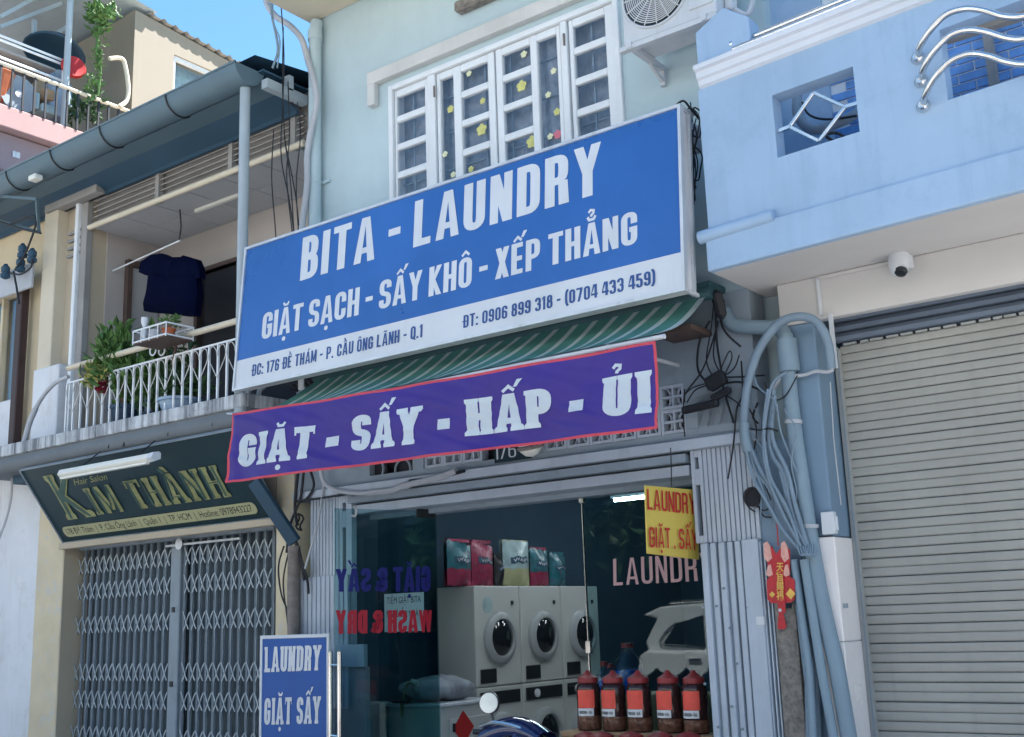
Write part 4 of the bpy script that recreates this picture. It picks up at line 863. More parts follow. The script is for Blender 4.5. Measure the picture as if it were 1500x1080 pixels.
t = pot('potted_rose', 'tall rose bush with dark red bloom in dark blue balcony pot', 'plant', (c.x, -.33, 3.52), .17, .20, M['potdark'], (-.02,-.05,.40), 11, M['leaf'], (.38,.18,.36), 950, .12)
p = W(151,567,-.50); m = MB(); 
for k in range(26):
    R = random.Random(k); d = V((R.uniform(-1,1), R.uniform(-1,.3), R.uniform(-1,1))).normalized(); s = d.orthogonal().normalized(); m.add([p, p+d*.06+s*.04, p+d*.085, p+d*.06-s*.04], [(0,1,2,3)])
m.build('bloom', M['petal'], t)
m = MB(); foliage(m, W(170,515,-.45), (.17,.10,.20), 300, .11, up=1, seed=5, clumps=5); foliage(m, W(180,550,-.42), (.40,.12,.14), 320, .12, seed=8, clumps=7); m.build('upper_foliage', M['leaf'], t)
pot('potted_shrub', 'bushy dark green shrub in pale blue pot on balcony floor', 'plant', (W(259,590,-.36).x, -.33, 3.52), .20, .15, M['potblue'], (.0,0,.16), 21, M['leafdark'], (.32,.16,.17), 900, .085)
pot('potted_fern', 'low green plant between the rose bush and the pale blue pot', 'plant', (W(217,600,-.36).x, -.30, 3.52), .12, .08, M['potdark'], (0,0,.18), 31, M['leafdark'], (.20,.12,.20), 420, .09)
m = MB(); foliage(m, W(138,547,-.52), (.15,.05,.10), 260, .06, seed=41); tag(m.build('dried_foliage', M['leafpale']), 'pale yellow dried foliage hanging on the handrail beside the rose bush', 'plant')
m = MB(); foliage(m, W(255,535,-.38), (.22,.1,.2), 70, .12, seed=43); m.tube(spline([W(240,520,-.4), W(250,545,-.4), W(262,575,-.35)]), .012, 6); tag(m.build('bare_shrub', M['leafdark']), 'sparse dark branch reaching up behind the railing below the hanging shelf', 'plant')
# wire shelf hooked outside the railing
SF = thing('wire_shelf', 'white wire shelf fixed to the handrail, carrying a small terracotta pot', 'shelf', W(245,475,-.75))
a = W(203,478,-.62); b = W(290,461,-.62); zs = (a.z+b.z)/2-.04
pn = W(243,492,-.80); xB, yA, yB_ = pn.x, -.80, -.50; xA = xB-.50; zs = pn.z
MB().box(xA, xB, yA, yB_, zs, zs+.018).build('shelf_board', M['brownwood'], SF)
for z in (zs+.02, zs+.13): 
    MB().tube([V((xA,yA,z)),V((xB,yA,z)),V((xB,yB_,z)),V((xA,yB_,z))], .009, 6, closed=True).build('rim_wire', M['white'], SF)
for k in range(5):
    x = xA+(xB-xA)*k/4
    for y in (yA, yB_): MB().tube([V((x,y,zs)), V((x,y,zs+.13))], .006, 5).build('upright', M['white'], SF)
MB().bar(V((xB-.25,yB_,zs)), V((xB-.3,ry,zs-.18)), .02, .02).build('bracket', M['brownwood'], SF)
pc = V(((xA+xB)/2+.10, -.66, zs+.018))
pot('small_plant', 'small green plant in a terracotta pot on the white wire shelf', 'plant', pc, .062, .10, M['terracotta'], (0,0,.05), 51, M['leaf'], (.09,.08,.05), 160, .04)
MB_ = MB(); MB_.lathe(V((xA+.06,-.72,zs+.018)), [(.045,0),(.045,.02),(.018,.05),(.03,.10),(.016,.16),(.034,.20),(.034,.25)], 12); tag(MB_.build('white_bottle', M['signwhite'], smooth=True), 'white ornament shaped like a slim bottle at the left end of the wire shelf', 'bottle')
MB_ = MB(); MB_.lathe(V((xA+.20,-.70,zs+.018)), [(.04,0),(.045,.08),(.045,.11)], 12); tag(MB_.build('grey_cup', M['wiregrey'], smooth=True), 'small grey cup between the white bottle and the terracotta pot on the wire shelf', 'cup')
# clothes pole and t-shirt
rodA = W(142,405,.3); rodA.x = lxw+.0; rodB = W(262,353,.3); rodA = V((lxw, .3, W(142,405,.3).z)); 
tag(MB().tube([rodA, V((rodB.x+.02, .3, rodB.z))], .009, 6).build('clothes_pole', M['white']), 'thin white clothes pole running across the balcony recess', 'pole')
tag(MB().tube(spline([V((rodB.x, .3, rodB.z)), V((rodB.x+.03, .3, rodB.z+.15)), V((rodB.x, .3, ceil_z))]), .008, 6).build('hanging_hook', M['wire']), 'dark wire hook holding the clothes pole from the balcony ceiling', 'hook')
ts = [(240,372),(222,374),(206,384),(203,399),(216,404),(219,398),(215,425),(207,455),(226,457),(245,459),(268,462),(284,462),(286,430),(288,402),(293,408),(292,392),(284,379),(268,374),(262,376),(250,377)]
P = [W(x, y, .28) for x, y in ts]; c0 = sum(P, V((0,0,0)))/len(P)
m = MB(); nP = len(P)
ring = lambda s, y: [V((c0.x+(p.x-c0.x)*s, y, c0.z+(p.z-c0.z)*s)) for p in P]
r1, r2, r3 = ring(1, .28), ring(.8, .235), ring(.4, .225); vs = r1+r2+r3+[V((c0.x, .22, c0.z))]+[V((p.x, .36, p.z)) for p in P]
fs = []
for i in range(nP):
    j = (i+1) % nP; fs += [(i, j, nP+j, nP+i), (nP+i, nP+j, 2*nP+j, 2*nP+i), (2*nP+i, 2*nP+j, 3*nP), (j, i, 3*nP+1+i, 3*nP+1+j)]
fs.append(tuple(3*nP+1+i for i in range(nP)))
for k in range(len(vs)):
    vs[k] = vs[k]+V((0, .02*math.sin(vs[k].x*28)+.012*math.sin(vs[k].x*61+vs[k].z*9), 0))
m.add(vs, fs); tag(m.build('hanging_shirt', M['navy'], smooth=True), 'navy blue t-shirt hung up to dry in the balcony recess', 't-shirt')

# ------------------------------------------------ green shop sign
ka = V((-11.248, -.05, 2.49)); kt = WX(30,690,-11.248); kr = W(406,757,-.05)
ku = V((1,0,0)); kv = (kt-ka); KH = kv.length; kv.normalize(); kn = ku.cross(kv); KL = kr.x-ka.x+.02
KS = thing('green_shop_sign', 'dark green tilted shop sign with gold KIM THÀNH lettering above the scissor gate', 'sign', (ka.x+KL/2, -.1, 2.49))
def KP(u, v, d=0): return ka + ku*u + kv*v + kn*d
MB().obox(KP(KL/2,KH/2,-.02), ku*KL/2, kv*KH/2, kn*.018).build('board', M['ktgreen'], KS)
e = .012
for (u0,u1,v0,v1) in ((0,KL,-e,0),(0,KL,KH,KH+e),(-e,0,0,KH),(KL,KL+e,0,KH)): MB().obox(KP((u0+u1)/2,(v0+v1)/2,-.01), ku*(u1-u0)/2, kv*(v1-v0)/2, kn*.022).build('edge_trim', M['gategrey'], KS)
MB().box(ka.x-.01, kr.x+.02, -.10, -.03, 2.41, 2.475).build('lower_board', M['beige'], KS, bev=.004)
def kp(px, py): return plane_hit(px, py, ka, kn)
for (tt, bl, br, tl, tr) in (('K', (103,761), (139,756), (66,697), (100,690)), ('IM THÀNH', (144,754), (338,727), (121,716), (314,681))):
    for mt, tx, ty, lf in ((M['gold'], .17, .10, .004), (M['golddark'], .075, .035, .0075)):
        text(KS, 'lettering', tt, bil(kp(*bl), kp(*br), kp(*tl), kp(*tr), kn), mt, tx=tx, ty=ty, cw=.62 if tt == 'K' else .50, gap=.17+(.17-tx), space=.34, serif=.05 if tx > .1 else 0, lift=lf) if tx > .1 else text(KS, 'lettering', tt, bil(kp(*bl)+ku*.03+kv*.012, kp(*br)-ku*.03+kv*.012, kp(*tl)+ku*.03-kv*.012, kp(*tr)-ku*.03-kv*.012, kn), mt, tx=tx, ty=ty, cw=.62 if tt == 'K' else .50, gap=.265, space=.34, lift=lf)
pa, pb, pc_, pd = kp(94,779), kp(374,741), kp(92,771), kp(372,735)
v0 = (kp(97,787)-ka).dot(kv); v1 = (kp(94,772)-ka).dot(kv); u0 = (kp(94,780)-ka).dot(ku); u1 = (kp(376,743)-ka).dot(ku); rr = (v1-v0)/2
pts = [KP(u0+rr+rr*math.cos(math.radians(a)), v0+rr+rr*math.sin(math.radians(a)), .002) for a in range(90, 271, 15)]+[KP(u1-rr+rr*math.cos(math.radians(a)), v0+rr+rr*math.sin(math.radians(a)), .002) for a in range(-90, 91, 15)]
MB().prism(pts, kn*.004).build('address_strip', M['cream'], KS)
fonttext(KS, 'address', '178 Đề Thám  |  P. Cầu Ông Lãnh  |  Quận 1  |  TP. HCM  |  Hotline: 0978943227', bil(KP(u0+.06,v0+.03), KP(u1-.06,v0+.03), KP(u0+.06,v0+.03+rr*1.15), KP(u1-.06,v0+.03+rr*1.15), kn), M['black'], lift=.0075)
fonttext(KS, 'small_print', 'Hair Salon', bil(kp(110,711), kp(158,702), kp(108,702), kp(156,693), kn), M['gold'], lift=.004)
# batten lamp in front of the sign
BL = thing('batten_lamp', 'white batten lamp tilted in front of the green shop sign', 'lamp', W(155,690,-.75))
a = W(90,694,-.80); b = W(221,671,-.80); zc = (a.z+b.z)/2
pr = [(-.05,-.012),(-.03,.035),(.03,.045),(.05,.03),(.05,-.02),(-.01,-.045)]
m = MB(); m.prism([V((a.x, -.80+y, zc+z)) for y, z in pr], (b.x-a.x, 0, 0)); m.build('housing', M['tubeoff'], BL, bev=.006)
MB().prism([V((b.x, -.80+y, zc+z)) for y, z in pr], (.05, .02, .01)).build('end_cap', M['signwhite'], BL)
MB().box(a.x+.04, b.x-.02, -.84, -.80, zc-.058, zc-.040).build('tube', M['tubeoff'], BL)
for x in (a.x+.3, b.x-.25): MB().tube([V((x,-.78,zc+.04)), V((x,-.58,3.25))], .006, 5).build('wire_stay', M['wire'], BL)

# ------------------------------------------------ scissor gate
SG = thing('scissor_gate', 'closed grey scissor gate with rows of crossed links under the green sign', 'gate', (-9.6, gy, 0))
gxA, gxB = W(112,900,gy).x, W(403,900,gy).x
cxa, cxb = W(252,940,gy).x, W(266,940,gy).x
MB().box(gxA, gxB, gy+.10, gy+.12, 0, 2.48).build('back_sheet', M['gatedark'], SG)
MB().box(gxA, gxB, gy-.03, gy+.05, 2.40, 2.46).build('top_track', M['gategrey'], SG)
mb0 = W(248,794,gy-.06); MB().tube([V((W(246,798,gy-.06).x, gy-.08, 2.345)), V((W(355,783,gy-.06).x, gy-.08, 2.345))], .012, 8).build('slide_rail', M['signwhite'], SG)
MB().lathe(W(263,797,gy-.10), [(.05,0),(.055,-.012),(.02,-.02)], 16, (0,1,0)).build('round_cap', M['signwhite'], SG, smooth=True)
MB().box(cxa, cxb, gy-.04, gy+.02, 0, 2.36).build('centre_stile', M['gategrey'], SG, bev=.008)
for z in (1.70, 1.00): MB().box((cxa+cxb)/2-.03, (cxa+cxb)/2+.01, gy-.05, gy-.04, z, z+.05).build('keyhole', M['black'], SG)
def zrow(px, py): return W(px, py, gy).z
rowz = [zrow(110,831), zrow(110,868), zrow(110,917), zrow(110,985), zrow(110,1024), zrow(110,1024)-.35]
def gate_half(xa, xb, n):
    st = (xb-xa)/n
    bar_ = None; links = []
    for i in range(n+1):
        x = xa+i*st
        if bar_ is None:
            m = MB(); m.box(x-.014, x+.014, gy-.005, gy+.012, 0.02, 2.40); m.box(x-.014, x-.008, gy-.012, gy-.005, .02, 2.40); m.box(x+.008, x+.014, gy-.012, gy-.005, .02, 2.40); bar_ = m.build('gate_bar', M['gategrey'], SG)
        else: c = bar_.copy(); COL.objects.link(c); c.location = V(bar_.location)+V((i*st, 0, 0))
    lk = []
    for s in (-1, 1):
        m = MB(); x = xa; z = rowz[0]; yy = gy-.022-.006*s
        pts = [V((x+st*.12, yy, z+s*.090)), V((x+st*.36, yy, z+s*.040)), V((x+st*.64, yy, z-s*.035)), V((x+st*.90, yy, z-s*.080))]
        for p, q in zip(pts, pts[1:]): m.bar(p, q, .013, .005)
        lk.append(m.build('scissor_link', M['gatelight'], SG))
    for r, z in enumerate(rowz):
        for i in range(n):
            for l in lk:
                if r == 0 and i == 0: continue
                c = l.copy(); COL.objects.link(c); c.location = V(l.location)+V((i*st, 0, z-rowz[0]))
gate_half(gxA+.02, cxa-.02, 14); gate_half(cxb+.03, gxB-.02, 11)

# ================================================================== FAR BUILDING BEHIND (top left)
FX = -13.1
FB = thing('terrace_building', 'cream building with a pink terrace slab rising behind the eave at top left', 'building', (-15, 3, 0))
cy_ = WX(196,80,FX).y
ztop = WX(200,15,FX).z
def roofz(y): return WX(345,95,FX).z + (ztop-WX(345,95,FX).z)*( (WX(345,95,FX).y-y)/(WX(345,95,FX).y-cy_) )
w0 = WX(254,110,FX); w1 = WX(310,110,FX); wt = WX(256,80,FX).z
yE = 9.0
m = MB(); 
ys = [cy_, w0.y, w0.y+1.9, yE]
def wallseg(ya, yb, za, zb0, zb1): m.prism([V((FX,ya,za)),V((FX,yb,za)),V((FX,yb,zb1)),V((FX,ya,zb0))], (-.25,0,0))
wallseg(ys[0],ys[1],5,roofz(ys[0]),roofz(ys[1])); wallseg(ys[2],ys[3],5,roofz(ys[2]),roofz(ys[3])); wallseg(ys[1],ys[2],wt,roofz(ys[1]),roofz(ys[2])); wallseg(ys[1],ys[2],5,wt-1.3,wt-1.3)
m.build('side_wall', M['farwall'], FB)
m = MB(); m.box(FX-3.5, FX-.252, cy_, cy_+.2, 7.2, ztop-.02); m.build('front_wall', M['farwall'], FB)
m = MB(); m.box(FX-.12, FX-.10, ys[1], ys[2], wt-1.3, wt); m.build('window_pane', M['gwin'], FB); MB().box(FX-.4, FX-.38, ys[1]-.1, ys[2]+.1, wt-1.5, wt+.1).build('window_backing', M['bagblue'], FB)  # pale blue backing paints the sky's reflection in the pane
m = MB(); m.box(FX-.10, FX-.03, ys[1], ys[1]+.05, wt-1.3, wt); m.box(FX-.10, FX-.03, ys[1]+.05, ys[2], wt-.05, wt); m.box(FX-.10, FX-.03, ys[1]+.93, ys[1]+.98, wt-1.3, wt-.05); m.build('window_frame', M['signwhite'], FB)
m = MB(); 
for k in range(46): y = cy_-1.6+k*.2; z = roofz(y)+.03; z2 = roofz(y+.1)+.03; z3 = roofz(y+.2)+.03; m.add([(FX+.06,y,z),(FX+.06,y+.05,z+.035),(FX+.06,y+.1,z2),(FX+.06,y+.2,z3),(FX-4.2,y,z),(FX-4.2,y+.05,z+.035),(FX-4.2,y+.1,z2),(FX-4.2,y+.2,z3)], [(0,1,5,4),(1,2,6,5),(2,3,7,6)]) if y > cy_+.0 else None
m.build('corrugated_roof', M['timber'], FB)
m = MB(); m.quad((FX+.1,cy_+.3,ztop+.05),(FX+.1,-3,ztop+.62),(FX-5,-3,ztop+.62),(FX-5,cy_+.3,ztop+.05)); m.box(FX+.1,FX+.2,-3,cy_+.3,ztop+.60,ztop+.66) ; m.build('terrace_canopy', M['post'], FB)
# terrace slab and railings (they run away from the street)
pz1, pz0 = WX(60,172,FX).z, WX(60,203,FX).z
m = MB(); m.box(FX-4, FX, -3, cy_+.4, pz0, pz1); m.build('terrace_slab', M['pink'], FB, bev=.01)
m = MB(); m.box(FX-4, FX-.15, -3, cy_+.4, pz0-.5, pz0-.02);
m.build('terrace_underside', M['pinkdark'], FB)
for k in range(7): MB().box(FX-3.6, FX-.14, -2+k*.55, -1.9+k*.55, pz0-.30, pz0-.22).build('soffit_beam', M['slab'], FB)
TR_ = thing('terrace_railing', 'black barred terrace railing with a white top pipe at top left', 'railing', (FX, 0, pz1))
zr = WX(95,128,FX).z
y0_, y1_ = -1.5, cy_-.05
nb_ = 22
for i in range(nb_): y = y0_+(y1_-y0_)*i/(nb_-1); MB().box(FX-.012, FX+.012, y-.012, y+.012, pz1, zr).build('bar', M['black'], TR_)
MB().tube([V((FX, y0_, zr)), V((FX, y1_, zr))], .028, 8).build('top_pipe', M['overhang'], TR_, smooth=True)
FRK = thing('white_rack', 'white tubular rack standing behind the black terrace railing', 'rack', (FX-.3, -.2, pz1))
rz1, rz0 = WX(50,72,FX-.3).z, WX(50,103,FX-.3).z; ry1 = WX(93,95,FX-.3).y
for z in (rz1, rz1-.06, rz0, rz0-.07): MB().tube([V((FX-.3, -3, z)), V((FX-.3, ry1, z))], .018, 6).build('rail', M['white'], FRK)
for y in (-1.2, -.35, ry1): MB().tube([V((FX-.3, y, rz0-.07)), V((FX-.3, y, rz1))], .018, 6).build('upright', M['white'], FRK)
m = MB(); m.box(FX-1.3, FX-.32, -3, ry1-.1, rz0+.12, rz0+.15); m.build('rack_sheet', M['timber'], FRK)
pp = WX(100,60,FX-.15); tag(MB().tube([V((FX-.15, pp.y, pz1)), V((FX-.15, pp.y, ztop+.2))], .045, 12).build('canopy_post', M['post'], smooth=True), 'pale round post carrying the canopy over the terrace at top left', 'post')
m = MB(); 
for a, b in (((0,40),(90,5)), ((52,68),(100,38)), ((0,25),(60,-8)), ((105,0),(140,16)), ((50,30),(50,68))): m.bar(WX(*a,FX-.8), WX(*b,FX-.8), .05, .05, (1,0,0))
tag(m.build('roof_truss', M['post']), 'grey steel truss bars under the terrace canopy at top left', 'truss')
c = WX(80,75,FX-.6); m = MB(); m.lathe(c, [(.02,.18),(.16,.155),(.32,.07),(.42,-.04),(.40,-.05),(.26,.04)], 20, (-.15,.25,1)); tag(m.build('dark_umbrella', M['gutterdark'], smooth=True), 'dark blue umbrella open above the white rack at top left', 'umbrella')
c = WX(107,100,FX-.25); m = MB(); m.lathe(c, [(.02,-.03),(.13,-.02),(.17,.02),(.15,.06),(.05,.05)], 24, (1,-.3,.1)); tag(m.build('red_round_sign', M['red'], smooth=True), 'round red disc behind the terrace post at top left', 'disc')
m = MB(); foliage(m, WX(152,26,FX+.05), (.22,.2,.16), 330, .11, seed=61, clumps=7); tag(m.build('hanging_plant', M['leaf']), 'green bushy plant hanging under the canopy at top left', 'plant')
m = MB()
for k in range(9): foliage(m, WX(146+random.uniform(-7,8)-(10 if k > 5 else 0), 45+k*12, FX+.05), (.07,.07,.13), 26, .07, seed=70+k, clumps=3)
m.tube(spline([WX(145,40,FX+.03), WX(142,70,FX+.03), WX(147,100,FX+.03), WX(143,140,FX+.03)]), .02, 5); tag(m.build('climbing_vine', M['leaf']), 'thin green vine trailing down the cream wall from the hanging plant', 'vine')
m = MB(); foliage(m, WX(125,160,FX-.2), (.2,.15,.22), 160, .12, seed=85); tag(m.build('terrace_shrub', M['leafdark']), 'dark shrub behind the black railing next to the vine', 'plant')
tag(MB().tube(spline([WX(160,86,FX+.05), WX(178,86,FX+.05), WX(184,100,FX+.05), WX(188,130,FX+.05), WX(185,148,FX+.05), WX(175,156,FX+.05)]), .03, 8).build('bent_pipe', M['overhang'], smooth=True), 'bent white pipe on the corner of the cream building', 'pipe')
AC2 = thing('air_conditioner', 'distant air conditioner behind the black terrace railing', 'air conditioner', WX(25,150,FX-.4))
a = WX(14,120,FX-.4); b = WX(58,160,FX-.4); MB().box(FX-.8, FX-.4, a.y, b.y, b.z, a.z).build('shell', M['bagblue'], AC2, bev=.01)
MB().lathe(WX(27,138,FX-.39), [(.26,0),(.26,.01)], 20, (1,0,0)).build('fan_disc', M['gategrey'], AC2)
MB().lathe(WX(27,138,FX-.37), [(.05,0),(.05,.01)], 10, (1,0,0)).build('hub', M['signwhite'], AC2)
for k, (px0, py0, px1, py1, mk, nm, lb, ct) in enumerate(((0,118,9,142,'terracotta','clay_pot','orange pot behind the black railing at the left edge','pot'),(62,150,84,170,'bagblue','blue_crate','pale blue crate behind the black terrace railing','crate'),(86,135,100,175,'potblue','grey_sack','grey blue sack behind the black terrace railing','sack'),(66,128,80,148,'wood','cardboard_box','brown box standing on top of the pale blue crate','box'))):
    a = WX(px0, py0, FX-.35); b = WX(px1, py1, FX-.35); m = MB()
    if k == 0: m.lathe(V((FX-.5,(a.y+b.y)/2,b.z)), [(.12,0),(.2,.3),(.22,.36),(.17,.36)], 14)
    elif k == 2: m.lathe(V((FX-.5,(a.y+b.y)/2,b.z)), [(.16,0),(.2,.15),(.19,.5),(.1,.62),(.13,.7)], 14)
    else: m.box(FX-.65, FX-.35, a.y, b.y, b.z, a.z)
    tag(m.build(nm, M[mk], bev=.01), lb, ct)
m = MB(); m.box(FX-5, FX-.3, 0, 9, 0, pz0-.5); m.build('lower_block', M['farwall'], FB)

# ================================================================== BLUE BUILDING (right)
BB = thing('blue_building', 'sky blue house with a projecting balcony over a grey roller shutter at the right', 'building', (-1, .2, 0))
YF = lambda x: -.58-.077*(x+3.1)
bxl, bxr = -3.185, 1.2
def shear(mb):
    for i, p in enumerate(mb.v): mb.v[i] = V((p.x, p.y+YF(p.x), p.z))
    return mb
sz, cz, kz = 3.64, 3.875, 4.88                       # soffit, crease, cornice underside
def onf(px, py, it=6):
    x = -2.5
    for _ in range(it): p = W(px, py, YF(x)); x = p.x
    return p
oa, ob, oc, od = onf(1133,140), onf(1253,95), onf(1137,236), onf(1255,190)
o2 = onf(1373,45); o3 = onf(1391,146)
h1 = ((oa.x+oc.x)/2, (ob.x+od.x)/2, (oc.z+od.z)/2, (oa.z+ob.z)/2); h2 = ((o2.x+o3.x)/2, .5, o3.z, o2.z)
kz = onf(1150,84).z
m = MB().holed(bxl, bxr, cz, kz, 0, .13, [h1, h2]); shear(m).build('parapet', M['blue'], BB)
m = MB().box(bxl-.015, bxr, -.03, .13, sz, cz-.002); shear(m).build('fascia_band', M['blue'], BB, bev=.012, seg=2)
m = MB().box(bxl-.003, bxl+.12, .132, 1.0, sz+.01, kz-.01); shear(m).build('balcony_end_wall', M['blue'], BB)
ct = onf(1022,103).z
pr = [(.13,kz),(.0,kz),(-.025,kz+.012),(-.030,kz+.045),(-.052,kz+.055),(-.058,kz+.095),(-.085,kz+.105),(-.09,ct-.012),(-.08,ct),(.16,ct),(.16,kz)]
m = MB(); m.prism([V((bxl+.02, y, z)) for y, z in pr], (bxr-bxl-.02, 0, 0)); shear(m).build('cornice', M['cornice'], BB)
m = MB(); q = onf(1022,60); r_ = onf(1085,40)
zt1, zt2 = onf(1024,45).z, onf(1078,25).z
m.prism([V((bxl+.02,-.02,ct)), V((bxl+.42,-.02,ct)), V((bxl+.42,-.02,ct+.22)), V((bxl+.24,-.02,ct+.36)), V((bxl+.02,-.02,ct+.26))], (0,.16,0)); shear(m).build('corner_post', M['blue'], BB, bev=.008)
# slab soffit
m = MB(); ps = [(bxr,.9),(bxl,.9),(bxl,YF(bxl)+.02),(bxr,YF(bxr)+.02)]
m.prism([V((x, y, sz-.002)) for x, y in ps], (0,0,.13)); m.build('balcony_soffit', M['soffit'], BB)
cylL, cylR = W(1165,640,-.0).x, W(1207,640,0).x
cylR = -2.765
bz = W(1214,466,0).z
m = MB(); m.box(-3.0, bxr, -.0, .07, bz, sz-.003); m.build('beam', M['soffit'], BB, bev=.006)
# column with two faces, marble below
zm = W(1215,786,0).z
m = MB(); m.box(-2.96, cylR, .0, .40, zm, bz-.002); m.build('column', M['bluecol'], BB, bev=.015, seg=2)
m = MB(); m.box(-2.90, cylR+.012, -.03, .40, 1.31, zm-.004); m.box(-2.90, cylR+.012, -.03, .40, 0.02, 1.306); m.build('marble_tile', M['marble'], BB, bev=.006)
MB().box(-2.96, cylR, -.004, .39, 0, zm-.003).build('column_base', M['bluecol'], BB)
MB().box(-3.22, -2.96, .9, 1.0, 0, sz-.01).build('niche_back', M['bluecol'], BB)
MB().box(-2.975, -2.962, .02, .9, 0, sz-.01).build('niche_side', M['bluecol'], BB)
# roller shutter
RS = thing('roller_shutter', 'closed grey green roller shutter with narrow horizontal slats at the right', 'shutter', (-1, .4, 0))
sy = .32; shx0 = W(1257,780,sy-.014).x; gdx = W(1246,780,sy-.06).x
MB().box(min(gdx,cylR+.014), shx0, sy-.06, sy+.1, 0, bz-.14).build('guide_rail', M['guide'], RS, bev=.006)
MB().box(shx0-.008, shx0+.003, sy-.068, sy-.0605, 0, bz-.14).build('guide_lip', M['gategrey'], RS)
zs0 = WX(1230,508,shx0).z if False else W(1231,508,sy).z
pitch = .0512*7/6
pitch = (W(1283,1026,sy).z and (W(1281.5,997.5,sy).z-W(1287.6,1054.5,sy).z)/4)
RS_ = random.Random(17); ptop = zs0; slat = None; k = 0; z = ptop
while z > 0.02:
    zb = max(z-pitch, .0)
    if slat is None:
        pr = [(0.0,-.001),(-.007,-.003),(-.010,-.010),(-.011,-pitch*.5),(-.010,-pitch+.012),(-.006,-pitch+.004),(.004,-pitch+.002),(.004,-.001)]
        m = MB(); m.prism([V((shx0, sy+y, z+h)) for y, h in pr], (bxr-shx0, 0, 0)); slat = m.build('shutter_slat', M['slat'], RS)
    else: c = slat.copy(); COL.objects.link(c); c.location = V(slat.location)+V((0, RS_.uniform(-.0025,.0025), z-ptop+RS_.uniform(-.0018,.0018))); c.rotation_euler = (0, 0, 0)
    z -= pitch; k += 1
MB().box(shx0, bxr, sy+.012, sy+.03, 0, ptop).build('backing', M['slatdark'], RS)
m = MB(); zz = [ptop+.004, ptop+.10, ptop+.20, bz+.3]
m.box(shx0, bxr, sy+.05, sy+.06, ptop-.02, bz+.5); m.build('housing_back', M['slatdark'], RS)
hs = MB()
hz = (W(1500,398,sy).z-ptop)/4
for k in range(6): hs.prism([V((cylR+.02, sy-.02+y-.0*k, ptop+.02+k*hz+h*hz/.095)) for y, h in [(0,0),(-.03,.01),(-.045,.045),(-.03,.08),(0,.09)]], (bxr-cylR, 0, 0))
hs.build('housing_fold', M['slatdark'], RS)
R = random.Random(2); x = shx0+.03; bn = MB()
while x < bxr: w_ = R.uniform(.05,.09); bn.box(x, x+w_, sy-.035, sy-.015, ptop-.004, ptop+.010); x += w_+R.uniform(.012,.03)
bn.build('brush_strip', M['guide'], RS)
# back wall of the balcony with blue bricks
BW = .40
MB().box(-3.0, bxr, BW, BW+.19, sz+.15, 8).build('balcony_back_wall', M['grout'], BB)
MB().box(-3.1, W(1218,140,BW).x, BW-.03, BW, sz+.15, 8).build('plain_panel', M['blue'], BB)
bl_, bh_ = .215, .066; br0 = None; xs0 = W(1219,140,BW).x
r = 0; zq = W(1420,150,BW).z-.25
while zq < W(1420,0,BW).z+.25:
    x = xs0 - (bl_*.5 if r % 2 else 0); cnt = 0
    while x < -.55:
        if x >= xs0-.01:
            if br0 is None: br0 = MB().box(x, x+bl_-.012, BW-.012, BW+.002, zq, zq+bh_-.012).build('brick', M['brick'], BB); b0 = (x, zq)
            else: c = br0.copy(); COL.objects.link(c); c.location = V(br0.location)+V((x-b0[0], 0, zq-b0[1]))
        x += bl_
    zq += bh_; r += 1
MB().box(W(1447,70,.3).x-.02, W(1447,70,.3).x+.03, .28, .36, sz+.15, 5.6).build('inner_mullion', M['timber'], BB)
m = MB(); m.box(-3.19, bxr, .9, 9, 0, 8.8); m.box(-2.96, bxr, .6, .9, 5.6, 8.8); m.build('rear_block', M['blue'], BB)
MB().box(h2[0]+.0, .5, YF(-1)+.14, YF(-1)+.2, h2[3]-.03, h2[3]+.01).build('opening_lintel', M['timber'], BB)
# stainless work
DG = thing('diamond_grille', 'square stainless diamond grille inside the small balcony opening', 'grille', onf(1195,170))
yd = YF(-2.4)+.06
D = [W(1157,186,yd), W(1192,136,yd), W(1238,157,yd), W(1200,207,yd)]
for i in range(4): a, b = D[i], D[(i+1) % 4]; MB().bar(a, b, .022, .022).build('bar', M['steel'], DG, bev=.003)
MB().bar(W(1139,193,yd), D[0], .022, .022).build('arm', M['steel'], DG); MB().bar(D[2], W(1262,150,yd), .022, .022).build('arm', M['steel'], DG)
m = MB(); m.tube(spline([W(1168,140,.2), W(1168,165,.1), W(1180,185,.1), W(1200,190,.1), W(1240,175,.15), W(1262,160,.2)]), .035, 10); tag(m.build('black_duct', M['gategrey'], smooth=True), 'dark grey duct curving behind the diamond grille', 'duct')
m = MB(); m.tube(spline([W(1205,198,-.2), W(1225,195,-.2), W(1240,205,-.2), W(1222,207,-.2), W(1210,200,-.2)]), .01, 6); m.tube(spline([W(1175,150,.1), W(1185,168,.1), W(1210,175,.1), W(1255,170,.1)]), .008, 6); tag(m.build('loose_wires', M['wire']), 'black loose wires on the sill of the diamond opening', 'wires')
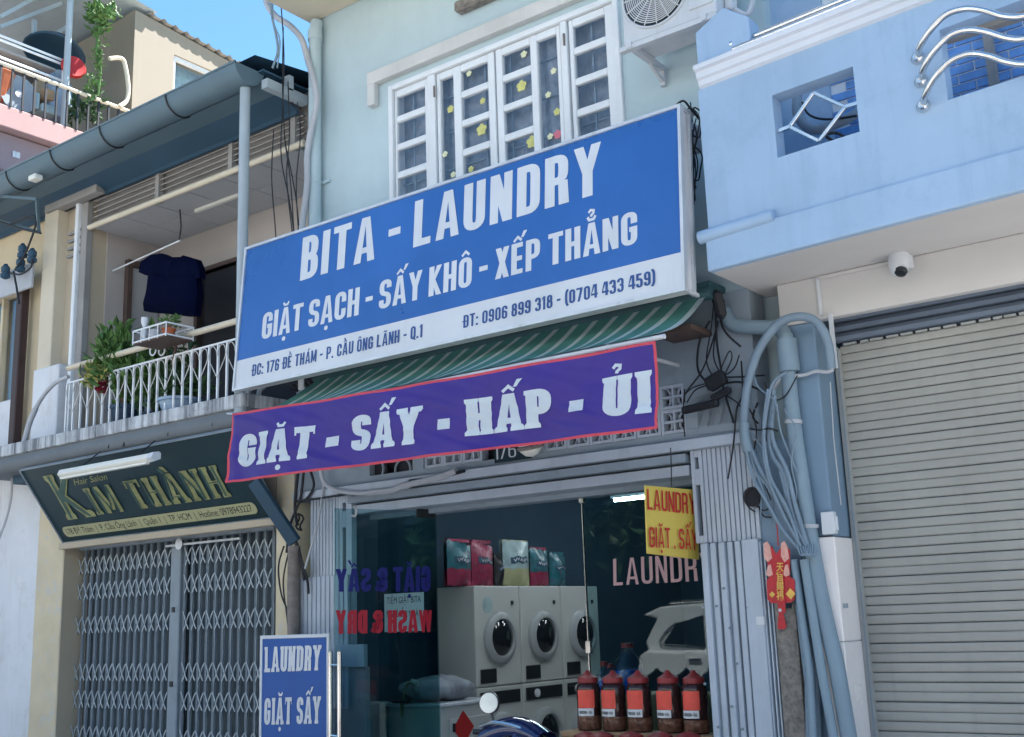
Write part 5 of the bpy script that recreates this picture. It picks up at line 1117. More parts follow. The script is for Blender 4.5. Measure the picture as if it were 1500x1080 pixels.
for i, (pts, lb) in enumerate((([(1345,86),(1347,70),(1362,45),(1385,22),(1412,13),(1440,15),(1470,24),(1500,24),(1540,10)], 'highest of the three wavy steel bars across the right opening'),
                  ([(1350,120),(1352,102),(1368,75),(1392,52),(1418,44),(1445,47),(1475,56),(1500,57),(1540,44)], 'middle one of the three wavy steel bars across the right opening'),
                  ([(1353,156),(1355,140),(1370,112),(1392,90),(1420,79),(1448,82),(1475,91),(1505,94),(1540,84)], 'lowest of the three wavy steel bars across the right opening'))):
    t = thing('wavy_bar', lb, 'steel bar', onf(*pts[0]), 'wavy stainless bars')
    P = []
    for j, (px, py) in enumerate(pts):
        y = YF(-1.7)-[0.0,.09,.15,.17,.17,.17,.17,.17,.17][j]; P.append(W(px, py, y))
    MB().tube(spline(P, 6), .019, 10).build('bar', M['steel'], t, smooth=True)
    c = P[0]; MB().lathe(c, [(.040,.0),(.040,-.012),(.026,-.03),(.02,-.04)], 16, (0,1,0)).build('flange', M['steel'], t, smooth=True)
HRL = thing('steel_handrail', 'pair of stainless tubes running above the pale cornice of the blue balcony', 'handrail', onf(1070,68))
for k, (a, b) in enumerate((((1071,67),(1190,4)), ((1074,73),(1200,8)))):
    A = W(a[0], a[1], YF(-3)+.03-.05*k); zr = A.z; MB().tube([A, V((bxr, YF(bxr)+.03-.05*k, zr+.02))], .020, 10).build('rail', M['steel'], HRL, smooth=True)
A = W(1073,68,YF(-3)+.02); MB().lathe(A, [(.05,0),(.05,.02),(.03,.03),(.03,.05)], 16, (1,0,.05)).build('flange', M['steel'], HRL, smooth=True)
for x in (-2.3, -1.2): MB().tube([V((x, YF(x)+.02, ct)), V((x, YF(x)+.02, zr))], .016, 8).build('post', M['steel'], HRL)
tag(MB().tube([onf(1028,350)+V((0,-.02,0)), onf(1136,317)+V((0,-.02,.0))], [.045,.04], 12).build('mortar_roll', M['blue'], smooth=True), 'light blue rounded mortar roll at the left end of the balcony crease', 'moulding')
# dome camera, conduit
CM = thing('security_camera', 'white dome security camera fixed to the beam above the shutter', 'camera', W(1318,385,-.05))
c = W(1322,394,-.02)
MB().box(c.x-.07, c.x+.07, -.05, -.001, c.z-.01, c.z+.09).build('base', M['signwhite'], CM, bev=.01, seg=2)
MB().lathe(V((c.x+.01,-.09,c.z+.04)), [(.065,.03),(.068,0),(.062,-.05),(.045,-.095),(.02,-.11)], 20, (.1,.25,1)).build('body', M['signwhite'], CM, smooth=True)
MB().lathe(V((c.x+.02,-.125,c.z-.045)), [(.036,.02),(.042,0),(.034,-.018),(.014,-.028)], 18, (.1,.5,1)).build('lens', M['darkplastic'], CM, smooth=True)
MB().lathe(V((c.x+.018,-.115,c.z-.030)), [(.049,.01),(.049,-.006)], 18, (.1,.5,1)).build('ring', M['signwhite'], CM)
CN = thing('conduit_trim', 'thin white cable trim running along the beam and down beside the shutter', 'conduit', W(1200,410,-.01))
a = W(1198,408,-.01); b = W(1312,383,-.01); MB().bar(a, V((b.x, -.01, a.z)), .022, .014).build('trim', M['soffit'], CN)
b = W(1207,461,-.01); MB().bar(a, V((a.x, -.01, b.z)), .022, .014).build('trim', M['signwhite'], CN)
a = W(1218,466,.0); b = W(1221,540,-.01); MB().bar(V((a.x,-.012,bz+.02)), V((a.x,-.012,b.z)), .026, .018).build('trim', M['signwhite'], CN)
MB().tube(spline([W(1221,541,-.02), W(1212,545,-.03), W(1195,544,-.04), W(1180,549,-.04), W(1165,551,-.05), W(1150,552,-.05), W(1138,562,-.05), W(1130,580,-.04)]), .012, 8).build('flex_cable', M['wiregrey'], CN, smooth=True)
MB().tube(spline([W(1216,560,-.005), W(1220,620,-.005), W(1222,650,-.005), W(1232,740,-.005)]), .004, 5).build('thin_cable', M['wiregrey'], CN)
BX = thing('switch_box', 'small white switch box on the column just above the marble tiles', 'switch box', W(1237,765,-.03))
a, b = W(1225,751,-.03), W(1243,779,-.03)
MB().box(cylR-.055, cylR+.03, -.055, .0-.001, zm+.01, zm+.15).build('cover', M['signwhite'], BX, bev=.006, seg=2); MB().box(cylR-.0, cylR+.045, -.040, -.02, zm+.03, zm+.12).build('switch', M['signwhite'], BX, bev=.004)
tag(MB().box(W(1237,887,-.04).x-.012, W(1237,887,-.04).x+.02, -.036, -.031, W(1238,891,-.035).z, W(1238,884,-.035).z).build('ink_stamp', M['gategrey']), 'tiny dark stamp mark on the white marble tile', 'mark')

# ------------------------------------------------ pipes and cables between the shops
def pipe(name, label, pts, r, mt, n=12, cat='pipe'):
    return tag(MB().tube(spline([W(x, y, yy) for x, y, yy in pts], 8), r, n).build(name, M[mt], smooth=True), label, cat)
pipe('arched_pipe', 'thick blue grey pipe arching over the wiring right of the awning', [(1218,540,-.10),(1212,500,-.14),(1196,472,-.16),(1170,464,-.18),(1140,475,-.18),(1112,512,-.18),(1096,560,-.16),(1091,600,-.14),(1090,640,-.12),(1095,662,-.12)], .029, 'wireblue')
pipe('pipe_sleeve', 'pale blue sleeve at the lower end of the arched pipe', [(1091,620,-.13),(1093,645,-.13),(1098,662,-.12)], .035, 'pipeblue')
pipe('drain_pipe', 'thick blue drain pipe standing just left of the blue column', [(1150,490,-.06),(1156,560,-.05),(1165,640,-.05),(1180,740,-.05),(1196,840,-.06),(1210,910,-.06),(1226,980,-.07),(1245,1090,-.08),(1262,1180,-.08)], .050, 'pipeblue', 16)
tag(MB().tube(spline([W(1060,455,-.05), W(1075,476,-.05), W(1120,480,-.05), W(1143,482,-.05), W(1151,498,-.05)], 6), .05, 14).build('pipe_elbow', M['pipeblue'], smooth=True), 'horizontal blue grey pipe elbow under the balcony soffit', 'pipe')
tag(MB().tube([W(1152,498,-.055), W(1157,545,-.055)], .068, 16).build('pipe_coupling', M['pipeblue'], smooth=True), 'blue grey coupling at the head of the thick drain pipe', 'pipe')
for k, (x0, x1, x2) in enumerate(((1163,1186,1202),(1178,1203,1240))):
    tag(MB().tube([W(x0,820,-.10-.01*k), W((x0*2+x1)/3+1,880,-.10-.01*k), W(x1,980,-.12), W(x2-6,1150,-.13)], .025 if k == 0 else .029, 12).build('slanting_pipe', M['pipeblue'], smooth=True), ('narrow pale blue pipe slanting down right from below the cable bundle, nearer the red decoration', 'narrow pale blue pipe slanting down beside the thick drain pipe')[k], 'pipe', 'slanting pale blue pipes')
for k, (x0, x1) in enumerate(((1163,1184),(1182,1196))):
    tag(MB().tube([W(x0,830 if k == 0 else 930,-.05), W(x1,1000,-.06), W(x1+4,1150,-.06)], .024, 12).build('upright_pipe', M['wireblue'], smooth=True), ('blue pipe standing directly beside the granite post', 'second blue pipe from the granite post, partly behind a slanting one')[k], 'pipe', 'upright blue pipes')
CBL = thing('cable_bundle', 'bundle of blue painted cables sweeping down from the arched pipe to the red decoration', 'cables', W(1130,720,-.15))
bund = [[(1096,660),(1104,690),(1128,722),(1150,760),(1172,795)],[(1099,660),(1112,690),(1138,730),(1160,768),(1178,800)],[(1090,660),(1100,700),(1120,735),(1143,775),(1168,805)],[(1122,570),(1116,620),(1118,660),(1126,700),(1150,745),(1166,790)],
        [(1130,570),(1124,640),(1130,670),(1146,695),(1156,745),(1172,790)],[(1132,580),(1128,620),(1131,650),(1150,690),(1162,740),(1180,800)],[(1120,600),(1114,640),(1120,690),(1136,740),(1158,780)],[(1150,545),(1130,560),(1122,590),(1116,640),(1118,680),(1130,720),(1148,760),(1170,800)],[(1140,690),(1150,730),(1164,770),(1176,800)],[(1104,690),(1124,740),(1150,780)]]
for k, pl in enumerate(bund): MB().tube(spline([W(x+3, y, -.12-.012*(k % 4)) for x, y in pl], 7), [.012,.014,.012,.010,.016,.014,.007,.010,.011,.008][k], 7).build('cable', M['wireblue'], CBL, smooth=True)
for k in range(5): MB().tube(spline([W(1168+k*4, 796+k*2, -.15), W(1172+k*4, 812, -.17), W(1178+k*4, 812, -.17), W(1182+k*3, 797, -.14)], 5), .006, 5).build('cut_end', M['wireblue'], CBL)
MB().tube(spline([W(1098,628,-.16), W(1112,630,-.16), W(1128,628,-.16), W(1140,632,-.14)]), .006, 5).build('cable_tie', M['wire'], CBL)
BC = thing('black_wiring', 'tangled black cables and splice box on the wall between awning and arched pipe', 'cables', W(1055,560,-.1))
m = MB(); m.bar(W(1036,566,-.12), W(1062,550,-.12), .10, .07); m.build('splice_box', M['wire'], BC, bev=.015)
m = MB(); m.bar(W(1000,602,-.1), W(1052,590,-.12), .05, .05); m.bar(W(1042,585,-.12), W(1070,570,-.12), .05, .04); m.build('cable_wrap', M['wire'], BC, bev=.01)
R = random.Random(9)
for pl in ([(1046,440),(1042,480),(1035,530),(1050,560)],[(1048,440),(1050,500),(1056,540),(1060,570),(1075,620)],[(1060,440),(1056,470),(1065,490),(1085,508)],[(1040,470),(1025,500),(1022,540),(1035,560)],[(1050,480),(1030,540),(1005,575),(1003,590)],
           [(1052,470),(1045,520),(1058,548),(1075,540),(1083,520)],[(1056,540),(1068,515),(1072,525),(1062,548)],[(1060,553),(1090,552),(1120,550)],[(1060,562),(1085,560),(1110,570),(1130,578)],[(1035,562),(1015,568),(1003,578)],[(1065,580),(1080,590),(1088,600)],[(1003,570),(1001,600),(1003,640)],[(1035,565),(1018,572),(1006,590)],[(1110,590),(1103,610),(1110,620)],[(1120,560),(1130,585),(1150,580),(1168,550)]):
    MB().tube(spline([W(x, y, -.09-R.uniform(0,.05)) for x, y in pl], 6), R.choice((.005,.006,.008)), 5).build('cable', M['wire'], BC)
m = MB(); m.bar(W(1048,425,-.20), W(1058,468,-.16), .08, .07); m.build('wire_clump', M['wire'], BC, bev=.03)
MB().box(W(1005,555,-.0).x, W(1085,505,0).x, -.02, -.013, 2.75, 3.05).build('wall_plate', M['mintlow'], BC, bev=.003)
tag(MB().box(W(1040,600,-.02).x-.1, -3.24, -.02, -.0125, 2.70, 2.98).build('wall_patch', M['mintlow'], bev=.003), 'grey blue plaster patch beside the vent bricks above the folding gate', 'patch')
# left of the shop front: cables above the left gate
LC = thing('hanging_cables', 'dark cables drooping below the banner above the left folding gate', 'cables', W(450,730,-.15))
for pl, r_, mk in (([(437,690),(432,740),(436,770)],.014,'wire'),([(445,690),(440,730),(425,770),(420,810)],.012,'wire'),([(470,680),(472,700),(480,712),(500,720),(540,722),(600,712)],.020,'wiregrey'),([(455,690),(460,712),(450,730),(440,735)],.012,'wire'),([(432,735),(470,730),(520,722),(560,718)],.010,'wire'),([(600,705),(640,700),(680,690)],.014,'wire'),
                   ([(415,760),(436,800),(446,850)],.014,'wire'),([(416,800),(408,830),(412,870),(422,895)],.008,'wire'),([(425,800),(415,850),(420,900),(424,930)],.007,'wire'),([(475,700),(467,760),(452,815),(446,835)],.010,'wiregrey'),([(540,722),(575,718),(590,712),(640,700),(668,690)],.026,'wiregrey'),
                   ([(424,770),(440,815),(450,850),(452,870)],.012,'wire')):
    MB().tube(spline([W(x, y, -.10-.02*(r_*37 % 2)) for x, y in pl], 6), r_, 7).build('cable', M[mk], LC, smooth=True)
c = W(439,765,-.12); MB().tube([c+V((.03*math.cos(t), .02*math.sin(3*t), .07*math.sin(t))) for t in [j*.4 for j in range(16)]], .009, 5, closed=True).build('coil', M['wire'], LC)
tag(MB().tube([W(431,800,-.12), W(430,880,-.12), W(431,960,-.12)], .055, 12).build('rusty_pipe', M['rust'], smooth=True), 'rusty dark pipe standing between the scissor gate and the left folding gate', 'pipe')
# mint drain pipe and vertical wires at the left edge of the laundry wall
DP = thing('mint_drain_pipe', 'mint painted drain pipe running down the left edge of the upper laundry wall', 'pipe', (-7.49,-.07,3.6))
x = W(461,300,-.08).x; MB().tube([V((x,-.08,3.6)), V((x,-.08,W(457,42,-.08).z-.05)), V((x-.01,-.05,W(457,42,-.08).z+.06))], .060, 16).build('pipe', M['mint'], DP, smooth=True)
MB().tube([V((x,-.08,W(457,62,-.08).z)), V((x,-.08,W(457,48,-.08).z))], .070, 16).build('socket', M['mint'], DP, smooth=True)
for py in (266,): z = W(465,py,-.08).z; MB().tube([V((x,-.08,z-.012)), V((x,-.08,z+.012))], .067, 14).build('clamp', M['mint'], DP); MB().box(x+.05, x+.13, -.03, -.001, z-.012, z+.012).build('clamp_arm', M['mint'], DP)
pipe('flexible_conduit', 'grey flexible conduit snaking down over the mint drain pipe', [(388,-12,-.3),(392,8,-.3),(405,25,-.25),(425,38,-.2),(442,58,-.18),(450,85,-.17),(460,120,-.17),(464,150,-.17),(456,190,-.17),(450,230,-.17),(450,270,-.17),(444,320,-.17),(440,370,-.17)], .030, 'wiregrey', 10)
WR = thing('vertical_wires', 'thin dark wires hanging vertically in front of the balcony beside the drain pipe', 'wires', W(430,240,-.3))
for pl in ([(415,40),(414,120),(417,200),(425,260),(430,330),(432,380)],[(422,120),(424,200),(420,260),(428,340)],[(412,10),(416,80),(414,160),(412,230),(425,300),(434,370)],[(436,150),(440,200),(434,270),(438,350)],[(401,190),(398,260),(403,330),(406,380)],[(418,210),(432,280),(438,330)],[(428,150),(436,160),(446,170)]):
    MB().tube(spline([W(x, y, -.35) for x, y in pl], 6), .006, 5).build('wire', M['wire'], WR)
BWi = thing('blue_cable', 'light blue cable curving against the sky beside the laundry wall', 'cable', W(400,60,-.4))
MB().tube(spline([W(399,-10,-.4), W(398,20,-.4), W(404,50,-.4), W(407,75,-.4), W(399,100,-.4)]), .012, 6).build('cable', M['pipeblue'], BWi, smooth=True)
MB().tube(spline([W(400,-10,-.4), W(400,30,-.4), W(410,60,-.4), W(406,100,-.4)]), .007, 6).build('cable', M['pipeblue'], BWi)
# pipes under the sign left
for k, px in enumerate((364, 379)): tag(MB().tube(spline([W(px+8, 566, -.35), W(px+1, 573, -.35), W(px, 590, -.35), W(px, 625, -.35)], 5), .022, 10).build('short_pipe', M['post'], smooth=True), ('pale grey bent pipe under the left corner of the laundry sign', 'second pale grey pipe under the left corner of the laundry sign')[k], 'pipe')
m = MB()
R = random.Random(12)
for k in range(9): 
    px = 420+k*12; m.tube(spline([W(px+R.uniform(-15,15), 560-k*2, -.2), W(px+R.uniform(-10,15), 568-k*2, -.25), W(px+R.uniform(-5,25), 574-k*2, -.22)]), R.uniform(.01,.03), 6)
tag(m.build('rubbish_tangle', M['wire']), 'dark tangle of cloth and wires stuffed under the left half of the laundry sign', 'tangle')

tag(MB().obox(W(441,563,-.5), (.035,0,0), (0,.01,0), (0,0,.05)).build('rag', M['signwhite'], bev=.01), 'pale rag caught under the laundry sign', 'rag')

# pipe clamps, more loose wires
for k, (px, py) in enumerate(((1162,620),(1186,772))):
    a = W(px-14, py, -.06); b = W(px+14, py+2, -.06); tag(MB().tube([V(((a.x+b.x)/2, -.055, a.z-.012)), V(((a.x+b.x)/2+.002, -.055, a.z+.012))], .056, 16).build('pipe_clamp', M['wiregrey']), ('grey clamp round the thick blue drain pipe, the upper one', 'grey clamp round the thick blue drain pipe, the lower one')[k], 'clamp', 'clamps on the drain pipe')
TW = thing('thin_wires', 'thin loose dark and grey wires trailing over the blue column and pipes', 'wires', W(1160,640,-.15))
R = random.Random(31)
for k in range(7):
    x0 = R.uniform(1085,1150); y0_ = R.uniform(520,600); P = [(x0, y0_)]
    for q_ in range(4): P.append((P[-1][0]+R.uniform(-14,26), P[-1][1]+R.uniform(18,62)))
    MB().tube(spline([W(x, y, -.10-R.uniform(0,.06)) for x, y in P], 6), R.choice((.0035,.005,.006)), 5).build('wire', M[R.choice(('wire','wireblue','wireblue'))], TW)
for pl in ([(1098,716),(1090,728),(1096,742),(1106,750)],[(1108,740),(1118,748),(1128,744)],[(1112,742),(1118,756),(1130,758)],[(1104,716),(1112,724),(1108,744)]): MB().tube(spline([W(x, y, -.06) for x, y in pl], 6), .006, 5).build('wire', M['wire'], TW)
# air conditioner
AC = thing('air_conditioner', 'grey white air conditioner beside the casement window with round fan grille', 'air conditioner', (-3.4,-.3,5.4))
ay = -.46; al = W(914,66,ay); ar = W(1046,22,ay); az = (al.z+ar.z)/2
MB().box(al.x, ar.x+.02, ay, ay+.30, az, az+.62).build('shell', M['acwhite'], AC, bev=.012, seg=2)
fc = W(957,0,ay); fc = V((fc.x+.02, ay, az+.33)); fr = .235
MB().tube(arc(fc+V((0,-.004,0)), fr+.03, 0, 360, 40), .010, 6, closed=True).build('grille_rim', M['acwhite'], AC, smooth=True)
MB().lathe(fc, [(fr+.02,-.002),(fr+.02,-.004)], 32, (0,1,0)).build('fan_shadow', M['darkplastic'], AC)
for k in range(1, 13): MB().tube(arc(fc+V((0,-.012,0)), .055+(fr-.055)*k/12, 0, 360, 36), .0042, 5, closed=True).build('grille_ring', M['acwhite'], AC)
for k in range(16):
    a = k*math.pi/8; d = V((math.cos(a),0,math.sin(a))); MB().tube([fc+d*.05+V((0,-.015,0)), fc+d*(fr+.02)+V((0,-.012,0))], .0045, 5).build('grille_spoke', M['acwhite'], AC)
MB().lathe(fc, [(.065,-.01),(.065,-.022),(.05,-.028)], 20, (0,1,0)).build('hub', M['acwhite'], AC, smooth=True)
MB().box(ar.x-.18, ar.x+.0, ay-.012, ay+.001, az+.08, az+.50).build('service_cover', M['acwhite'], AC, bev=.005)
for x in (al.x+.06, ar.x-.06):
    m = MB(); m.box(x-.02, x+.02, ay-.04, -.0, az-.045, az-.004); m.box(x-.02, x+.02, -.04, -.001, az-.16, az-.045); m.bar(V((x,-.20,az-.05)), V((x,-.03,az-.13)), .03, .02, (1,0,0)); m.build('bracket', M['acwhite'], AC)
MB().box(al.x-.03, ar.x+.03, ay-.03, ay+.02, az-.05, az-.0451+.03).build('support_bar', M['acwhite'], AC)
MB().box(ar.x+.022, ar.x+.08, ay+.12, ay+.22, az+.06, az+.22).build('valve_cover', M['acwhite'], AC, bev=.01)
m = MB(); m.tube(spline([V((ar.x+.05,ay+.15,az+.1)), V((ar.x+.15,ay+.2,az+.02)), V((ar.x+.2,ay+.25,az+.2))]), .02, 8); m.build('hose', M['wiregrey'], AC, smooth=True)

# ================================================================== SHOP INTERIOR
def washer(y0, z0, h, depth=.47, w=.72, label='', loc='', top=False, sticker=None):
    X = WXB; t = thing('washing_machine' if not top else 'tumble_dryer', label, 'washing machine' if not top else 'dryer', (X-depth/2, y0+w/2, z0), 'stacked white laundry machines')
    MB().box(X-depth, X, y0+.006, y0+w-.006, z0, z0+h-.006).build('cabinet', M['appliance'], t, bev=.012, seg=2)
    c = V((X, y0+w*.52, z0+h*.47)); 
    MB().lathe(c, [(.245,0),(.24,.03),(.218,.05),(.178,.055),(.165,.03)], 32, (1,0,0)).build('door_ring', M['appliancegrey'], t, smooth=True)
    MB().lathe(c, [(.17,.028),(.15,.05),(.09,.072),(.0,.08)], 28, (1,0,0)).build('door_glass', M['carglass'], t, smooth=True)
    if top: MB().box(X, X+.012, y0+.06, y0+.30, z0+.03, z0+.16).build('vent_plate', M['darkplastic'], t, bev=.01); MB().box(X, X+.012, y0+w*.80, y0+w*.84, z0+h*.80, z0+h*.84).build('latch', M['darkplastic'], t)
    else: MB().box(X, X+.014, y0+.05, y0+w-.05, z0+h*.82, z0+h*.95).build('control_panel', M['darkplastic'], t, bev=.005); MB().lathe(V((X,y0+w*.3,z0+h*.885)), [(.04,0),(.04,.03),(.03,.035)], 14, (1,0,0)).build('dial', M['signwhite'], t)
    if sticker: MB().lathe(V((X, y0+w*.28, z0+h*.80)), [(.075,.001),(.075,.004)], 20, (1,0,0)).build('round_sticker', M['bagblue'], t)
    return t
WY = 1.45; WXB = W(696,940,WY).x; y0 = WY; w1 = WX(763,940,WXB).y-WY
zj = W(696,1008,WY).z; ztp = W(696,857,WY).z
names = ['nearest', 'second from the street', 'third from the street']
for k in range(3):
    washer(y0+w1*k, zj, ztp-zj, w=w1, label=('white dryer with a round blue sticker, nearest of the upper row', 'white dryer with a plain front, second of the upper row', 'white dryer partly hidden by glass reflections, third of the upper row')[k], top=True, sticker=(k == 0))
    washer(y0+w1*k, .0, zj, w=w1, label=('white washing machine under the dryer with the sticker', 'white washing machine with black control panel under the second dryer', 'white washing machine under the third dryer')[k])
def bag(px0, px1, zh, y, labels, mk1, mk2, label, txt=None):
    z0 = ztp; X = WXB-.12; ya = WX(px0,850,X).y; yb = WX(px1,850,X).y; zt_ = z0+zh; t = thing('detergent_bag', label, 'detergent bag', (X, (ya+yb)/2, z0), 'detergent bags on the dryers')
    def f(u, v, o): yy = ya+(yb-ya)*u; b = math.sin(math.pi*u)*math.sin(math.pi*min(1,v*1.05))**.6; return V((X+o*(.02+.07*b), yy, z0+(zt_-z0)*v*(1-.05*u*(px0%3))+.008*math.sin(u*20+px0)+.012*mnoise.noise(V((u*3,v*4,px0)))))
    m = MB(); m.grid(lambda u, v: f(u, v*.62+.38, 1), 12, 8); m.grid(lambda u, v: f(u, v*.62+.38, -1), 12, 8); m.build('pouch_upper', M[mk1], t, smooth=True)
    m = MB(); m.grid(lambda u, v: f(u, v*.38, 1), 12, 6); m.grid(lambda u, v: f(u, v*.38, -1), 12, 6); m.build('pouch_lower', M[mk2], t, smooth=True)
    m = MB(); m.grid(lambda u, v: f(.18+.64*u, .50+.14*v, 1)+V((.006,0,0)), 10, 3); m.build('label_patch', M['gutterdark'], t, smooth=True)
    fonttext(t, 'label_print', 'WASH', lambda u, v: (f(.24+.52*u, .535+.07*v, 1)+V((.010,0,0)), V((1,0,0))), M['signwhite'], lift=.001)
    MB().box(X-.01, X+.02, ya+.02, yb-.02, zt_-.02, zt_+.01).build('seal', M[mk2], t)
bag(653, 688, .42, 0, 0, 'teal', 'magenta', 'green and pink detergent bag at the left end of the dryer tops')
bag(689, 720, .42, 0, 0, 'magenta', 'magenta', 'mostly pink detergent bag second from the left on the dryers')
bag(735, 773, .44, 0, 0, 'bagblue', 'cream', 'pale tapering detergent pouch in the middle of the dryer tops')
bag(803, 826, .34, 0, 0, 'teal', 'teal', 'dim green detergent bag deepest on the dryer tops, by the glass edge')
bag(722, 733, .30, 0, 0, 'darkplastic', 'darkplastic', 'narrow black bottle shaped bag between the pink bag and the pale pouch')
bag(775, 801, .38, 0, 0, 'teal', 'magenta', 'dark green detergent bag with a pink foot at the right of the pale pouch')
# counter with red diamond
CT = thing('white_cabinet', 'white cabinet with a red paper diamond in front of the machines', 'cabinet', (WXB+.1, 1.0, 0))
cxr = WXB+.34; cy0 = WX(645,1035,cxr).y; cy1 = WX(722,1020,cxr).y
zc_ = WX(680,1027,cxr).z
MB().box(cxr-.60, cxr, cy0, cy1, 0, zc_-.03).build('body', M['appliance'], CT, bev=.008)
MB().box(cxr-.62, cxr+.02, cy0-.02, cy1+.02, zc_-.03, zc_).build('top', M['signwhite'], CT, bev=.006)
MB().box(cxr, cxr+.012, cy0+.10, cy1-.06, .1, zc_-.13).build('door', M['appliance'], CT, bev=.006)
dc = WX(679,1066,cxr+.013); m = MB(); m.prism([dc+V((0,0,.14)), dc+V((0,.14,0)), dc+V((0,0,-.14)), dc+V((0,-.14,0))], (.003,0,0)); m.build('red_diamond', M['red'], CT)
MB().box(cxr+.012, cxr+.02, cy0+.14, cy0+.17, zc_-.24, zc_-.17).build('keyhole', M['darkplastic'], CT)
m = MB(); R = random.Random(5)
def blob(u, v):
    a = u*2*math.pi; p = v*math.pi; r = 1+.22*mnoise.noise(V((math.cos(a)*1.7, math.sin(a)*1.7, v*4)))+.07*math.sin(a*7+v*9); return V((cxr-.28+.26*r*math.sin(p)*math.cos(a), (cy0+cy1)/2-.05+.33*r*math.sin(p)*math.sin(a), zc_+.10-.11*r*math.cos(p)))
m.grid(blob, 40, 18); tag(m.build('laundry_bundle', M['curtain'], smooth=True), 'grey plastic wrapped laundry bundle on top of the white cabinet', 'bundle')
GLm = thing('gooseneck_lamp', 'gooseneck desk lamp with a small white head behind the left glass pane', 'lamp', W(588,1075,.47))
MB().tube(spline([V((W(588,1075,.47).x,.47,.88)), W(589,1050,.47), W(592,1015,.47), W(598,1001,.47), W(606,999,.47)], 6), .010, 8).build('neck', M['gold'], GLm, smooth=True)
MB().tube([W(603,997,.47), W(613,1002,.47)], [.016,.024], 10).build('head', M['tubeoff'], GLm, smooth=True)
MB().lathe(V((W(588,1075,.47).x,.47,.86)), [(.08,0),(.08,.02),(.02,.03)], 16).build('base', M['darkplastic'], GLm)
tag(MB().box(-7.42, -7.14, .35, .60, .0, .86).build('small_desk', M['gategrey'], bev=.01), 'dark grey small desk under the gooseneck lamp', 'desk')
# jars on the front table
JY = .17; tz_ = W(940,1072,JY).z
TB = thing('jar_table', 'pale wooden table with the row of red lidded jars', 'table', (-4.2,.16,0))
MB().box(-4.95, -3.45, .04, .285, tz_-.04, tz_).build('top', M['wood'], TB, bev=.006)
for x in (-4.93, -3.52):
    for y in (.05, .22): MB().box(x, x+.05, y, y+.05, 0, tz_-.04).build('leg', M['wood'], TB)
MB().box(-4.9, -3.5, .06, .27, tz_-.50, tz_-.47).build('lower_shelf', M['wood'], TB)
jl = ['leftmost jar with a dark red lid and red label on the shop table', 'second jar from the left with a red lid on the shop table', 'middle jar of the five, with the pinkest red label', 'fourth jar from the left with a red lid on the shop table', 'rightmost jar of the five, half behind the folding gate']
def jar(px, label, z0, h, r, grp, y=.17):
    c = W(px, 1040, y); c = V((c.x, y, z0)); t = thing('glass_jar', label, 'jar', c, grp)
    MB().lathe(c, [(r*.93,0),(r,.012),(r,h*.70),(r*.9,h*.76),(r*.72,h*.80)], 24).build('body', M['darkjar'], t, smooth=True)
    MB().lathe(c, [(r*.935,.004),(r+.0015,.014),(r+.0015,h*RJ.uniform(.15,.24)),(r*.99,h*.25)], 24).build('sediment', M['sediment'], t, smooth=True)
    MB().lathe(c, [(r*.80,h*.79),(r*.86,h*.80),(r*.86,h*.88),(r*.60,h*.91),(r*.30,h*.95),(r*.12,h*1.0)], 24).build('lid', M['redlid'], t, smooth=True)
    ja = RJ.uniform(-.22,.22); c0_ = c; jr = lambda a: a+ja
    m = MB(); m.grid(lambda u, v: c+V((math.cos(-2.2+ja+u*1.5)*(r+.003), math.sin(-2.2+ja+u*1.5)*(r+.003), h*(.38+.30*v))), 8, 1); m.build('red_label', M['redlabel'], t)
    m = MB(); m.grid(lambda u, v: c+V((math.cos(-2.2+ja+u*1.4)*(r+.004), math.sin(-2.2+ja+u*1.4)*(r+.004), h*(.25+.125*v))), 8, 1); m.build('white_label', M['paper'], t)
    fn = lambda u, v: (c+V((math.cos(-2.05+ja+u*1.1)*(r+.0055), math.sin(-2.05+ja+u*1.1)*(r+.0055), h*(.285+.05*v))), V((0,-1,0)))
    text(t, 'label_print', '4008-1A', fn, M['black'], lift=.0, layer=.0001, tx=.14, ty=.12)
    return t
dj = mat('dark jar contents', (0.045,0.020,0.020), 0.10, var=0.6, scale=18, spots=.5, dirt=(.15,.06,.045)); M['darkjar'] = dj
M['sediment'] = mat('brown jar sediment', (0.16,0.075,0.05), 0.15, var=0.6, scale=30, spots=.7, dirt=(.05,.02,.018)); RJ = random.Random(23)
for k, px in enumerate((863, 900, 937, 981, 1019)): jar(px, jl[k], tz_, W(px,982,JY).z-tz_, .086, 'red lidded jars on the shop table', JY)
for k, px in enumerate((858, 882, 925, 968, 1008)): 
    c = W(px, 1090, -.07); c = V((c.x, -.07, 0)); h = W(px,1071,-.07).z
    t = thing('glass_jar', ('lowest row jar at the left edge, only its red lid showing', 'lower jar lid between the two leftmost table jars', 'lower jar lid under the middle jar', 'lower jar lid under the fourth jar', 'lower jar lid under the rightmost jar')[k], 'jar', c, 'jars in the lower front row')
    MB().lathe(c, [(.09,0),(.095,.01),(.095,h-.1),(.07,h-.06)], 20).build('body', M['darkjar'], t, smooth=True); MB().lathe(c, [(.08,h-.06),(.085,h-.03),(.04,h-.01),(.0,h)], 20).build('lid', M['redlid'], t, smooth=True)
